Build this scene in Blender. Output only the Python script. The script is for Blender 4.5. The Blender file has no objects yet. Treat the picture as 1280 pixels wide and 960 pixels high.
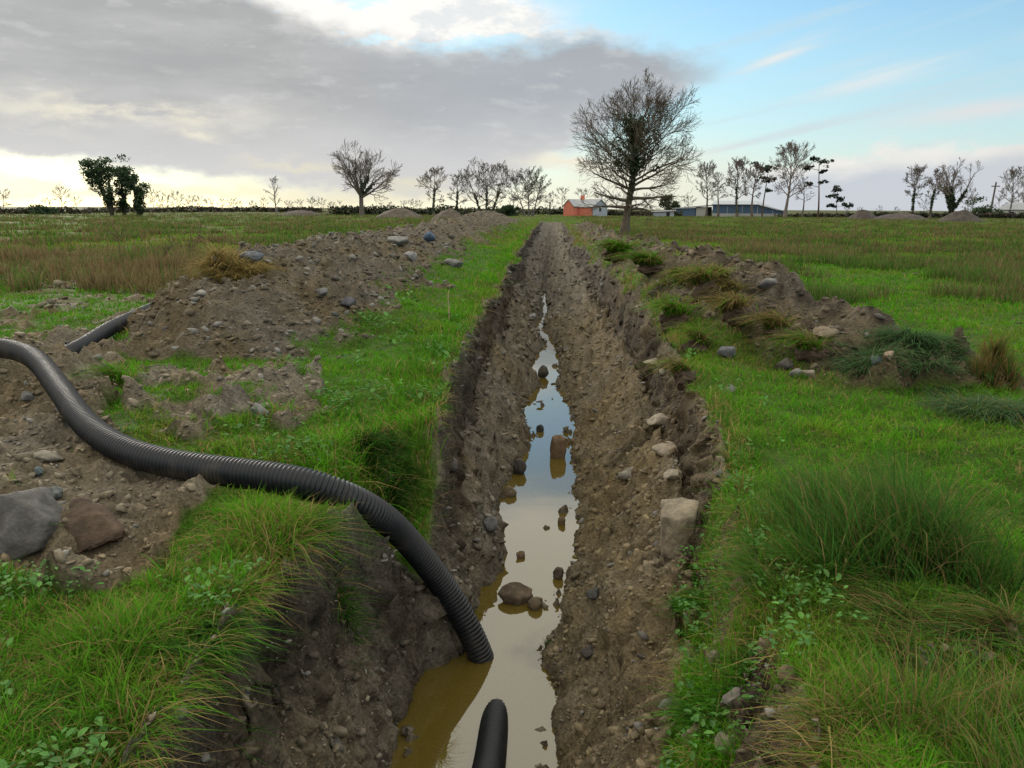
import bpy, bmesh, math, random
import numpy as np
from mathutils import Vector, Matrix

random.seed(7)
RNG = np.random.default_rng(11)
S = bpy.context.scene
COL = S.collection
pi = math.pi

# ---------------------------------------------------------------- camera model
CAMZ, FPX = 1.5, 995.0
YAW, PITCH, ROLL = math.atan(50/FPX), math.atan(220/FPX), math.radians(0.27)
CAM = np.array([0.0, 0.0, CAMZ])
fh = np.array([-math.sin(YAW), math.cos(YAW), 0.0])
FW = fh*math.cos(PITCH) + np.array([0, 0, -math.sin(PITCH)])
R0 = np.array([math.cos(YAW), math.sin(YAW), 0.0])
U0 = np.cross(R0, FW)
RT = R0*math.cos(ROLL) + U0*math.sin(ROLL)
UP = np.cross(RT, FW)

def ray(px, py):
    return FW + RT*(px-640)/FPX - UP*(py-480)/FPX      # depth along the axis is 1

def P(px, py, z=0.0):
    d = ray(px, py)
    t = (z-CAMZ)/d[2]
    return CAM + d*t

def far(px, dist, z=0.0):
    """ground point in the direction of a column of the photo at a distance"""
    d = ray(px, 262); h = np.array([d[0], d[1], 0]); h /= np.hypot(h[0], h[1])
    return np.array([h[0]*dist, h[1]*dist, z])

# ---------------------------------------------------------------- noise
_r = np.random.default_rng(3)
_PT = _r.permutation(256).astype(np.int64)
_ga = _r.random(256)*2*pi
_GX, _GY, _RV = np.cos(_ga), np.sin(_ga), _r.random(256)
_RV2, _RV3 = _r.random(256), _r.random(256)

def _h(ix, iy, s):
    return _PT[(_PT[(_PT[(ix+s*17) & 255]+iy) & 255]+s*31) & 255]

def pn(x, y, s=0):
    x = np.asarray(x, float); y = np.asarray(y, float)
    xf, yf = np.floor(x), np.floor(y)
    ix, iy = xf.astype(np.int64), yf.astype(np.int64)
    fx, fy = x-xf, y-yf
    u, v = fx*fx*fx*(fx*(fx*6-15)+10), fy*fy*fy*(fy*(fy*6-15)+10)
    def g(dx, dy):
        h = _h(ix+dx, iy+dy, s)
        return _GX[h]*(fx-dx)+_GY[h]*(fy-dy)
    a, b, c, d = g(0, 0), g(1, 0), g(0, 1), g(1, 1)
    return ((a+(b-a)*u)*(1-v)+(c+(d-c)*u)*v)*1.45

def fbm(x, y, o=4, s=0):
    t, a, f = 0, 1.0, 1.0
    for i in range(o):
        t = t+a*pn(x*f+i*7.3, y*f-i*3.1, s+i); a *= .5; f *= 2.03
    return t/1.6

def cell(x, y, s=0):
    xf, yf = np.floor(x), np.floor(y)
    ix, iy = xf.astype(np.int64), yf.astype(np.int64)
    best = np.full(np.shape(x), 9.0); cid = np.zeros(np.shape(x))
    for dx in (-1, 0, 1):
        for dy in (-1, 0, 1):
            h = _h(ix+dx, iy+dy, s)
            d = np.hypot(xf+dx+_RV[h]-x, yf+dy+_RV2[h]-y)
            m = d < best
            best = np.where(m, d, best); cid = np.where(m, _RV3[h], cid)
    return best, cid

def clods(x, y, size, s=0):
    f, c = cell(x/size+.35*pn(x/size*1.3, y/size*1.3, s+5), y/size+.35*pn(x/size*1.3+9, y/size*1.3, s+6), s)
    return np.clip(.62-f, 0, 1)**.8*size*(.15+.95*c*c), c

def sst(a, b, x):
    t = np.clip((x-a)/(b-a), 0, 1); return t*t*(3-2*t)

def lerp(a, b, t):
    return a+(b-a)*t

def inpoly(poly, x, y):
    r = np.zeros(np.shape(x), bool)
    n = len(poly)
    for i in range(n):
        x1, y1 = poly[i]; x2, y2 = poly[(i+1) % n]
        if y1 == y2: continue
        c = ((y1 > y) != (y2 > y)) & (x < (x2-x1)*(y-y1)/(y2-y1)+x1)
        r ^= c
    return r

# ---------------------------------------------------------------- terrain shape
WZ = -1.30
def tab(pts, z):
    a = np.array([P(px, py, z)[:2] for px, py in pts]); a = a[np.argsort(a[:, 1])]
    return a[:, 1], a[:, 0]
LR = tab([(655, 300), (643, 330), (616, 375), (594, 410), (566, 470), (552, 520), (532, 570), (488, 605), (424, 640), (380, 680), (335, 735),
          (280, 810), (215, 890), (175, 960), (60, 1150)], 0)
RR = tab([(718, 300), (742, 335), (775, 370), (805, 405), (838, 440), (862, 480), (884, 520), (902, 580), (922, 640), (938, 700), (965, 760),
          (985, 830), (1005, 900), (1020, 960), (1075, 1150)], 0)
_w = [(372, 676, 682), (385, 680, 685), (396, 678, 681), (412, 664, 678), (428, 683, 692), (447, 669, 698), (462, 663, 699), (475, 670, 700),
      (482, 679, 692), (490, 666, 702), (515, 652, 713), (535, 660, 720), (560, 664, 715), (580, 648, 713), (600, 638, 717), (630, 616, 719),
      (655, 628, 716), (700, 634, 718), (715, 626, 712), (735, 606, 704), (760, 597, 704), (780, 592, 692), (800, 586, 681), (822, 565, 682),
      (842, 530, 685), (870, 514, 688), (900, 498, 691), (960, 488, 698), (1150, 440, 712)]
WL = tab([(a, y) for y, a, b in _w], WZ)
WR = tab([(b, y) for y, a, b in _w], WZ)
YEND = 92.0                                     # where the trench peters out

def I(t, y): return np.interp(y, t[0], t[1])

def rims(y):
    far_ = np.clip((y-6)/30, 0, 1)
    a = I(LR, y)+(.07+.42*far_)*pn(y*.8*(1-.45*far_), y*0+3, 4)+.055*pn(y*2.6, y*0, 5)+.028*pn(y*7, y*0, 8)
    b = I(RR, y)+(.07+.36*far_)*pn(y*.9*(1-.45*far_), y*0+9, 6)+.06*pn(y*2.9, y*0+2, 7)+.03*pn(y*8, y*0+2, 9)
    return a, b

def heapL(x, y):
    xc = np.interp(y, [7, 9, 11, 15, 22, 40, 80], [-3.7, -3.95, -4.15, -4.3, -4.4, -4.9, -6])
    hh = np.interp(y, [7.6, 9, 10.6, 12, 14, 20, 28, 45, 62, 80, 96], [0, .52, .94, .90, .88, .84, .86, 1.05, 1.25, 1.1, 0])
    wl = np.interp(y, [7, 9, 11, 20, 80], [.9, 1.25, 1.6, 1.8, 2.6]); wr = np.interp(y, [7, 9, 13, 20, 80], [1.9, 2.5, 2.75, 2.75, 3.4])
    xx = x+.35*pn(x*.7, y*.55, 21)
    t = np.where(xx < xc, (xc-xx)/wl, (xx-xc)/wr)
    e = np.clip(1-t, 0, 1)
    return hh*(e**1.1*.75+.25*sst(0, 1, e)), e*(hh > .03)

def heapR(x, y):
    xc = np.interp(y, [6.5, 7.6, 9, 10.5, 14, 20, 40, 80], [3.6, 3.2, 2.85, 2.5, 2.2, 2.05, 2.1, 2.7])
    hh = np.interp(y, [6.6, 7.4, 8.6, 10.3, 12.5, 16, 20, 26, 40, 60, 75], [0, .20, .44, .78, .80, .78, .66, .56, .48, .40, 0])
    wl = np.interp(y, [6.5, 8, 10, 14, 20, 50], [1.3, 1.65, 1.8, 1.5, 1.4, 1.3]); wr = np.interp(y, [6.5, 9, 14, 20], [.9, 1.0, 1.1, 1.0])
    xx = x+.3*pn(x*.9, y*.7, 25)
    t = np.where(xx < xc, (xc-xx)/wl, (xx-xc)/wr)
    e = np.clip(1-t, 0, 1)
    return hh*(e**1.0*.6+.4*sst(0, 1, e)), e*(hh > .03)

def pixpoly(pts, z=0): return [tuple(P(a, b, z)[:2]) for a, b in pts]
PIT = pixpoly([(-260, 470), (-60, 445), (40, 440), (110, 452), (150, 480), (128, 520), (165, 560), (235, 590), (285, 608), (235, 640), (190, 690), (160, 735), (90, 740), (40, 690), (-40, 655), (-200, 640)])
BUMP = pixpoly([(150, 500), (190, 470), (250, 460), (300, 470), (350, 500), (330, 540), (260, 560), (190, 545)])
BUMP2 = pixpoly([(300, 470), (350, 455), (400, 480), (410, 520), (370, 545), (320, 530)])
BACK = pixpoly([(40, 425), (90, 415), (150, 440), (160, 455), (110, 462), (60, 450)])
WEED = pixpoly([(835, 735), (880, 690), (935, 690), (960, 760), (985, 900), (1010, 1000), (800, 1000), (850, 870)], -.45)

pA = [P(-150, 455, .16), P(-60, 434, .30), P(0, 431, .36), P(42, 444, .34), P(74, 482, .26), P(108, 527, .17), P(160, 560, .12), P(230, 577, .10), P(320, 588, .10), P(395, 600, .09),
      P(450, 622, -.03), P(474, 638, -.13), P(502, 662, -.36), P(546, 716, -.74), P(582, 772, -1.03), P(604, 822, -1.30), P(614, 856, -1.54), P(620, 875, -1.74)]
pA = [p-np.array([0, 0, .025]) for p in pA]
def _dense(pts, n=30):
    p = np.array(pts); t = np.linspace(0, len(p)-1, n*(len(p)-1)); k = np.arange(len(p))
    return np.stack([np.interp(t, k, p[:, c]) for c in range(3)], 1)
PBED = _dense(pA, 14); PBED = PBED[PBED[:, 2] > -1.05]
def bed(x, y, z):
    """the soil gives way under the pipe"""
    sh = np.shape(x); x, y, z = np.ravel(x), np.ravel(y), np.ravel(z).copy()
    m = np.nonzero((x > -7) & (x < 0) & (y > 3) & (y < 9.5))[0]
    for j in np.array_split(m, max(1, len(m)//6000)):
        d = np.hypot(x[j, None]-PBED[None, :, 0], y[j, None]-PBED[None, :, 1])
        lim = (PBED[None, :, 2]-.075+np.clip(d-.09, 0, None)*1.6).min(1)
        z[j] = np.minimum(z[j], lim)
    return z.reshape(sh)

def shape(x, y, detail=True):
    """height, plus soil (0..1), zone 0 field 1 trench 2 left heap 3 right heap, extras"""
    x = np.asarray(x, float); y = np.asarray(y, float)
    near = np.exp(-np.abs(y)/60)
    base = .07*fbm(x*.35, y*.35, 3, 31)*np.clip(near+.35, 0, 1)+.03*fbm(x*1.6, y*1.6, 2, 33)*near
    base = base+.5*sst(60, 200, np.hypot(x, y))*fbm(x*.013, y*.013, 2, 35)
    hl, el = heapL(x, y); hr, er = heapR(x, y)
    xl, xr = rims(y); wl, wr = I(WL, y), I(WR, y)
    # gentle lips along the rims
    base = base+.10*np.exp(-((x-xl+.5)/.55)**2)*sst(5, 9, y)+.05*np.exp(-((x-xr-.35)/.4)**2)
    wx, wy = x+.12*fbm(x*1.9, y*1.9, 3, 41), y+.12*fbm(x*1.9+5, y*1.9, 3, 43)
    pit = inpoly(PIT, wx, wy); bump = inpoly(BUMP, wx, wy) | inpoly(BUMP2, wx, wy); back = inpoly(BACK, wx, wy)
    # hollow with the boulders, and the hump the pipe climbs over
    c1 = P(70, 690)[:2]; base = base-.24*np.exp(-(((x-c1[0])/.5)**2+((y-c1[1])/.38)**2))
    c2 = P(-30, 470)[:2]; base = base+.17*np.exp(-(((x-c2[0])/.9)**2+((y-c2[1])/.9)**2))
    c3 = P(20, 715)[:2]; base = base+.13*np.exp(-(((x-c3[0])/.35)**2+((y-c3[1])/.2)**2))
    c4 = P(250, 505)[:2]; base = base+.12*np.exp(-(((x-c4[0])/.5)**2+((y-c4[1])/.6)**2))
    c5 = P(345, 490)[:2]; base = base+.14*np.exp(-(((x-c5[0])/.35)**2+((y-c5[1])/.5)**2))
    top = base+hl+hr
    # ---- trench section
    fade = 1-sst(YEND-30, YEND, y)
    rise = np.interp(y, [-5, 24, 27, 40, 80], [0, 0, .08, .16, .35])
    zb = WZ+rise
    wid_l = np.maximum(wl-xl, .05)
    tl = np.clip((x-xl)/wid_l, 0, 1)
    cut = np.interp(y, [0, 3, 4.5, 6, 12, 30], [.20, .22, .34, .46, .44, .36])
    vl = np.interp(y, [0, 3, 6, 12], [.20, .18, .19, .18])
    zl = top*(1-sst(0, .25, tl)) - cut*sst(0, 1, np.clip(tl/vl, 0, 1)) + (zb+cut)*np.clip((tl-vl*.6)/(1-vl*.6), 0, 1)**.92
    wid_r = np.maximum(xr-wr, .05)
    tr = np.clip((xr-x)/wid_r, 0, 1)
    bn = np.interp(y, [0, 3, 5, 9, 15, 30], [.40, .40, .52, .55, .45, .3])          # bench depth
    vb = np.interp(y, [0, 2.5, 4, 6, 9, 20], [.42, .40, .26, .24, .22, .2])
    zr = top*(1-sst(0, .25, tr)) - bn*sst(.0, 1, np.clip(tr/(vb*.75), 0, 1)) + (zb+bn)*np.clip((tr-vb)/(1-vb), 0, 1)**1.0
    mid = np.clip((x-wl)/np.maximum(wr-wl, .02), 0, 1)
    zm = zb-.20*np.sqrt(np.clip(4*mid*(1-mid), 0, 1))*np.clip((wr-wl)/.35, .15, 1)
    s1 = P(600, 850, WZ)[:2]
    zm = zm-.25*np.exp(-(((x-s1[0])/.3)**2+((y-s1[1])/.35)**2))
    zt = np.where(x < wl, zl, np.where(x > wr, zr, zm))
    inside = (x > xl) & (x < xr)
    z = np.where(inside, lerp(top, zt, fade), top)
    din = np.where(fade > .05, np.minimum(x-xl, xr-x), -1.0)
    n1 = fbm(x*2.2, y*2.2, 4, 51); n2 = fbm(x*.9, y*.9, 3, 55)
    soil_t = sst(-.05, .012, din+.06*n1)
    weed = inpoly(WEED, wx, wy)
    soil_t = np.where(weed & (x > wr+.1), soil_t*sst(-.05, .25, fbm(x*3, y*3, 3, 57)-.02), soil_t)
    # grass keeps to the trench side of the left heap
    gl = np.interp(y, [8, 11, 16, 30], [.26, .28, .30, .36])
    soil_hl = sst(gl-.10, gl+.08, el+.30*n1+.45*n2-np.where(x > -3.4, .05, -.18))
    soil_hr = sst(.18, .45, er+.35*n1+.15*n2-.10)*sst(-.42, .0, fbm(x*1.5, y*1.2, 3, 59)+.22*sst(1.8, 2.8, x)*sst(14, 9, y)+.10)
    soil_p = np.where(pit, 1.0, 0)*sst(-.75, -.35, n1)
    soil_b = np.where(bump, sst(-.12, .2, n1+.1), 0)
    soil_k = np.where(back, sst(-.4, -.1, n1), 0)
    lth = np.where((x < 0) & (y < 4.6), .20, .54)
    lit = sst(lth, lth+.22, n1*.8+n2*.6)*.9*sst(25, 8, np.hypot(x, y))*np.where(x < 0, sst(.15, .4, xl-x), 1)
    soil = np.clip(np.maximum.reduce([soil_t, soil_hl, soil_hr, soil_p, soil_b, soil_k, lit]), 0, 1)
    zone = np.where(inside & (fade > .05), 1, np.where((el > .03) & (soil_hl > .02), 2, np.where(er > .03, 3, 0)))
    if detail:
        d = np.hypot(x, y)
        c1_, i1 = clods(x, y, .30, 61); c2_, i2 = clods(x+3, y, .13, 63); c3_, i3 = clods(x, y+7, .055, 65)
        rough = np.where(zone == 1, np.where(np.abs(z-WZ) < .10, .65, 1.15), 1.05)
        lump = fbm(x*1.6, y*1.6, 3, 67)*.10+fbm(x*4.5, y*4.5, 3, 69)*.055
        hs = soil*(c1_*.85*rough+c2_*1.0*rough+c3_*.95*sst(14, 7, d)+lump*(1.0*rough)-.035)
        hg = (1-soil)*(fbm(x*3.1, y*3.1, 3, 71)*.035*np.clip(1.2-d/40, .3, 1))
        hs = hs+np.where((zone == 3), (fbm(x*1.7, y*1.7, 4, 73)*.17*sst(.03, .4, er)+.30*np.minimum(clods(x, y, .75, 76)[0], .22)*sst(.05, .3, er)), 0)+np.where(zone == 2, fbm(x*1.1, y*1.1, 3, 75)*.13, 0)
        hs = hs+np.where(zone == 1, soil*fbm(x*1.1, y*.8, 3, 87)*.17*sst(.03, .3, z-WZ), 0)
        cutf = ((x < wl) & (tl < vl*1.15)) | ((x > wr) & (tr < vb*.8))
        hs = hs*np.where((zone == 1) & cutf, .30, 1)
        z = bed(x, y, z+hs+hg)
    return z, soil, zone

def H(x, y): return shape(x, y)[0]

def hit(px, py):
    d = ray(px, py)
    for far_, n in ((14, 5000), (120, 9000)):
        t = np.linspace(1.2, far_, n)
        q = CAM[None]+d[None]*t[:, None]
        k = np.nonzero(q[:, 2] < np.maximum(H(q[:, 0], q[:, 1]), WZ-1))[0]
        if len(k): return q[k[0]]
    return P(px, py)

# ---------------------------------------------------------------- mesh helpers
def mesh_np(name, V, F, cols=None, smooth=True):
    """V (n,3); F list of int arrays (m,k)"""
    me = bpy.data.meshes.new(name)
    V = np.ascontiguousarray(V, np.float32)
    F = [np.asarray(f, np.int32) for f in F if len(f)]
    lv = np.concatenate([f.ravel() for f in F]); tot = np.concatenate([np.full(len(f), f.shape[1], np.int32) for f in F])
    st = np.concatenate([[0], np.cumsum(tot)[:-1]]).astype(np.int32)
    me.vertices.add(len(V)); me.loops.add(len(lv)); me.polygons.add(len(tot))
    me.vertices.foreach_set('co', V.ravel()); me.loops.foreach_set('vertex_index', lv)
    me.polygons.foreach_set('loop_start', st); me.polygons.foreach_set('loop_total', tot)
    me.update(calc_edges=True)
    if smooth: me.polygons.foreach_set('use_smooth', np.ones(len(tot), bool))
    if cols is not None:
        a = me.color_attributes.new('Col', 'FLOAT_COLOR', 'POINT')
        c = np.ones((len(V), 4), np.float32); c[:, :3] = cols
        a.data.foreach_set('color', c.ravel())
    return me

def link(name, me, mat=None, parent=None, loc=None, rotz=0):
    o = bpy.data.objects.new(name, me); COL.objects.link(o)
    if mat and me is not None and not me.materials: me.materials.append(mat)
    if parent: o.parent = parent
    if loc is not None: o.location = tuple(map(float, loc))
    o.rotation_euler = (0, 0, rotz)
    return o

def tag(o, label=None, cat=None, group=None, kind=None):
    if label: o['label'] = label
    if cat: o['category'] = cat
    if group: o['group'] = group
    if kind: o['kind'] = kind
    return o

def empty(name, loc, label, cat, group=None, rotz=0):
    o = bpy.data.objects.new(name, None); COL.objects.link(o)
    o.location = tuple(map(float, loc)); o.rotation_euler = (0, 0, rotz); o.empty_display_size = .2
    return tag(o, label, cat, group)

# ---------------------------------------------------------------- materials
def newmat(name):
    m = bpy.data.materials.new(name); m.use_nodes = True
    n = m.node_tree.nodes; b = n['Principled BSDF']
    return m, n, m.node_tree.links, b

def simple(name, col, rough=.8, noise=.25, scale=8, bump=.0, spec=.3, metal=0):
    m, n, l, b = newmat(name)
    tc = n.new('ShaderNodeTexCoord'); nz = n.new('ShaderNodeTexNoise'); nz.inputs['Scale'].default_value = scale; nz.inputs['Detail'].default_value = 6
    l.new(tc.outputs['Object'], nz.inputs['Vector'])
    mr = n.new('ShaderNodeMapRange'); mr.inputs[1].default_value = .3; mr.inputs[2].default_value = .7
    mr.inputs[3].default_value = 1-noise; mr.inputs[4].default_value = 1+noise
    l.new(nz.outputs['Fac'], mr.inputs[0])
    mx = n.new('ShaderNodeVectorMath'); mx.operation = 'SCALE'; mx.inputs[0].default_value = col
    l.new(mr.outputs[0], mx.inputs['Scale']); l.new(mx.outputs[0], b.inputs['Base Color'])
    b.inputs['Roughness'].default_value = rough; b.inputs['Specular IOR Level'].default_value = spec; b.inputs['Metallic'].default_value = metal
    if bump:
        bp = n.new('ShaderNodeBump'); bp.inputs['Strength'].default_value = bump; bp.inputs['Distance'].default_value = .02
        l.new(nz.outputs['Fac'], bp.inputs['Height']); l.new(bp.outputs[0], b.inputs['Normal'])
    return m

def earth_mat():
    m, n, l, b = newmat('earth')
    at = n.new('ShaderNodeAttribute'); at.attribute_name = 'Col'
    tc = n.new('ShaderNodeTexCoord')
    n1 = n.new('ShaderNodeTexNoise'); n1.inputs['Scale'].default_value = 38; n1.inputs['Detail'].default_value = 8; n1.inputs['Roughness'].default_value = .68
    n2 = n.new('ShaderNodeTexVoronoi'); n2.inputs['Scale'].default_value = 42; n2.inputs['Randomness'].default_value = 1
    n3 = n.new('ShaderNodeTexNoise'); n3.inputs['Scale'].default_value = 7; n3.inputs['Detail'].default_value = 7; n3.inputs['Roughness'].default_value = .65
    for k in (n1, n3): l.new(tc.outputs['Object'], k.inputs['Vector'])
    wv = n.new('ShaderNodeVectorMath'); wv.operation = 'MULTIPLY_ADD'; wv.inputs[1].default_value = (.03, .03, .03)
    l.new(n1.outputs['Color'], wv.inputs[0]); l.new(tc.outputs['Object'], wv.inputs[2]); l.new(wv.outputs[0], n2.inputs['Vector'])
    mr = n.new('ShaderNodeMapRange'); mr.inputs[1].default_value = .32; mr.inputs[2].default_value = .68; mr.inputs[3].default_value = .62; mr.inputs[4].default_value = 1.4
    l.new(n1.outputs['Fac'], mr.inputs[0])
    mr3 = n.new('ShaderNodeMapRange'); mr3.inputs[1].default_value = .3; mr3.inputs[2].default_value = .7; mr3.inputs[3].default_value = .72; mr3.inputs[4].default_value = 1.28
    l.new(n3.outputs['Fac'], mr3.inputs[0])
    mm = n.new('ShaderNodeMath'); mm.operation = 'MULTIPLY'; l.new(mr.outputs[0], mm.inputs[0]); l.new(mr3.outputs[0], mm.inputs[1])
    sc = n.new('ShaderNodeVectorMath'); sc.operation = 'SCALE'; l.new(at.outputs['Color'], sc.inputs[0]); l.new(mm.outputs[0], sc.inputs['Scale'])
    l.new(sc.outputs[0], b.inputs['Base Color'])
    ad = n.new('ShaderNodeMath'); ad.operation = 'MULTIPLY_ADD'; ad.inputs[1].default_value = -.35; l.new(n2.outputs['Distance'], ad.inputs[0]); l.new(n1.outputs['Fac'], ad.inputs[2])
    b1 = n.new('ShaderNodeBump'); b1.inputs['Strength'].default_value = .9; b1.inputs['Distance'].default_value = .028
    l.new(ad.outputs[0], b1.inputs['Height'])
    b2 = n.new('ShaderNodeBump'); b2.inputs['Strength'].default_value = .55; b2.inputs['Distance'].default_value = .06
    l.new(n3.outputs['Fac'], b2.inputs['Height']); l.new(b1.outputs[0], b2.inputs['Normal']); l.new(b2.outputs[0], b.inputs['Normal'])
    rr = n.new('ShaderNodeMapRange'); rr.inputs[3].default_value = .55; rr.inputs[4].default_value = .95; l.new(n3.outputs['Fac'], rr.inputs[0]); l.new(rr.outputs[0], b.inputs['Roughness'])
    b.inputs['Specular IOR Level'].default_value = .07
    return m

def leaf_mat(name, trans=.35, gloss=.03, tint=(1, 1, 1)):
    m = bpy.data.materials.new(name); m.use_nodes = True
    n, l = m.node_tree.nodes, m.node_tree.links; n.clear()
    at = n.new('ShaderNodeAttribute'); at.attribute_name = 'Col'
    tc = n.new('ShaderNodeTexCoord'); nz = n.new('ShaderNodeTexNoise'); nz.inputs['Scale'].default_value = 30; l.new(tc.outputs['Object'], nz.inputs['Vector'])
    mr = n.new('ShaderNodeMapRange'); mr.inputs[1].default_value = .3; mr.inputs[2].default_value = .7; mr.inputs[3].default_value = .85; mr.inputs[4].default_value = 1.15; l.new(nz.outputs['Fac'], mr.inputs[0])
    sc = n.new('ShaderNodeVectorMath'); sc.operation = 'SCALE'; l.new(at.outputs['Color'], sc.inputs[0]); l.new(mr.outputs[0], sc.inputs['Scale'])
    d = n.new('ShaderNodeBsdfDiffuse'); t = n.new('ShaderNodeBsdfTranslucent'); g = n.new('ShaderNodeBsdfGlossy'); g.inputs['Roughness'].default_value = .6
    l.new(sc.outputs[0], d.inputs['Color']); l.new(sc.outputs[0], t.inputs['Color'])
    m1 = n.new('ShaderNodeMixShader'); m1.inputs[0].default_value = trans; l.new(d.outputs[0], m1.inputs[1]); l.new(t.outputs[0], m1.inputs[2])
    m2 = n.new('ShaderNodeMixShader'); m2.inputs[0].default_value = gloss; l.new(m1.outputs[0], m2.inputs[1]); l.new(g.outputs[0], m2.inputs[2])
    o = n.new('ShaderNodeOutputMaterial'); l.new(m2.outputs[0], o.inputs['Surface'])
    return m

def vcol_mat(name, rough=.85, scale=25, bump=.5, dist=.01, spec=.25):
    m, n, l, b = newmat(name)
    at = n.new('ShaderNodeAttribute'); at.attribute_name = 'Col'
    tc = n.new('ShaderNodeTexCoord'); nz = n.new('ShaderNodeTexNoise'); nz.inputs['Scale'].default_value = scale; nz.inputs['Detail'].default_value = 8; nz.inputs['Roughness'].default_value = .65
    l.new(tc.outputs['Object'], nz.inputs['Vector'])
    mr = n.new('ShaderNodeMapRange'); mr.inputs[1].default_value = .3; mr.inputs[2].default_value = .7; mr.inputs[3].default_value = .65; mr.inputs[4].default_value = 1.35; l.new(nz.outputs['Fac'], mr.inputs[0])
    sc = n.new('ShaderNodeVectorMath'); sc.operation = 'SCALE'; l.new(at.outputs['Color'], sc.inputs[0]); l.new(mr.outputs[0], sc.inputs['Scale']); l.new(sc.outputs[0], b.inputs['Base Color'])
    bp = n.new('ShaderNodeBump'); bp.inputs['Strength'].default_value = bump; bp.inputs['Distance'].default_value = dist; l.new(nz.outputs['Fac'], bp.inputs['Height']); l.new(bp.outputs[0], b.inputs['Normal'])
    b.inputs['Roughness'].default_value = rough; b.inputs['Specular IOR Level'].default_value = spec
    return m

M_earth = earth_mat()
M_grass = leaf_mat('grass_blade', .42, .004)
M_leaf = leaf_mat('foliage', .25, .04)
M_stone = vcol_mat('stone', .85, 16, 1.0, .022)
M_rubble = vcol_mat('rubble', .85, 60, .4, .004)
M_bark = vcol_mat('bark', .9, 6, .5, .02, .15)

# ---------------------------------------------------------------- ground sheet
def lin3(*c): return np.array(c, float)
BROWN, GREY, DARK, OCHRE = lin3(.160, .124, .074), lin3(.185, .168, .140), lin3(.040, .029, .021), lin3(.215, .166, .086)
UNDER = lin3(.055, .110, .012)

def mixc(a, b, t): return a+(b-a)*t[..., None]

def soil_colour(x, y, z, zone):
    n1 = fbm(x*.8, y*.8, 3, 81); n2 = fbm(x*3.5, y*3.5, 3, 83); n3 = fbm(x*9, y*9, 2, 85)
    c = mixc(np.broadcast_to(BROWN, x.shape+(3,)), GREY, np.clip(.30+.8*n1+.25*n2, 0, 1))
    c = mixc(c, OCHRE, np.clip(.5*n2-.35*n1, 0, .7))
    heap = (zone == 2)
    c = np.where(heap[..., None], mixc(c*.9, GREY*lin3(.82, .74, .66), np.clip(.20+.7*n1, 0, .85))*.82, c)
    # greyer scree on the left wall, dark peaty crust under the right rim
    xl, xr = rims(y)
    tl = (zone == 1) & (x < I(WL, y)); tr = (zone == 1) & (x > I(WR, y))
    c = np.where(tl[..., None], mixc(c, GREY*.92, np.clip(.28+.5*n1+.3*n2, 0, .8)), c)
    c = np.where(tr[..., None], mixc(c, OCHRE*.95, np.clip(.35+.6*n2, 0, .8)), c)
    fw = ((zone == 1)*sst(9, 24, y))
    c = mixc(c, GREY*.62, fw*np.clip(.7+.4*n1, 0, 1))
    peat = tl*np.exp(-((x-xl-.07)/.07)**2)*.55+tr*np.exp(-((xr-x-.10)/.11)**2)*np.clip(.75+n2, 0, 1)+(zone == 3)*np.clip(.55+1.2*n2, 0, 1)*.8
    c = mixc(c, DARK, np.clip(peat, 0, 1))
    wet = np.clip(1-(z-WZ)/.10, 0, 1)*(zone == 1)
    c = c*(1-.35*wet)[..., None]
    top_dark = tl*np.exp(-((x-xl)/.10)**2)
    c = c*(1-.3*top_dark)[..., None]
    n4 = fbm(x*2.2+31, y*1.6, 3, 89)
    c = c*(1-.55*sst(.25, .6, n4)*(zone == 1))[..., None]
    return c*(1+.42*n3)[..., None]

def grass_tone(x, y):
    """0 lush .. 1 dry, as a field-scale pattern"""
    d = np.hypot(x, y)
    n = fbm(x*.22, y*.22, 3, 91); n2 = fbm(x*.07, y*.07, 3, 93)
    dry = np.clip(.15+.5*n+.5*n2+.5*sst(12, 40, d)*(1), 0, 1)
    strip = sst(13, 16, y)*sst(45, 30, y)*sst(-5.3, -6.5, x)
    dry = np.clip(dry+.35*strip, 0, 1)
    return dry

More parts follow.
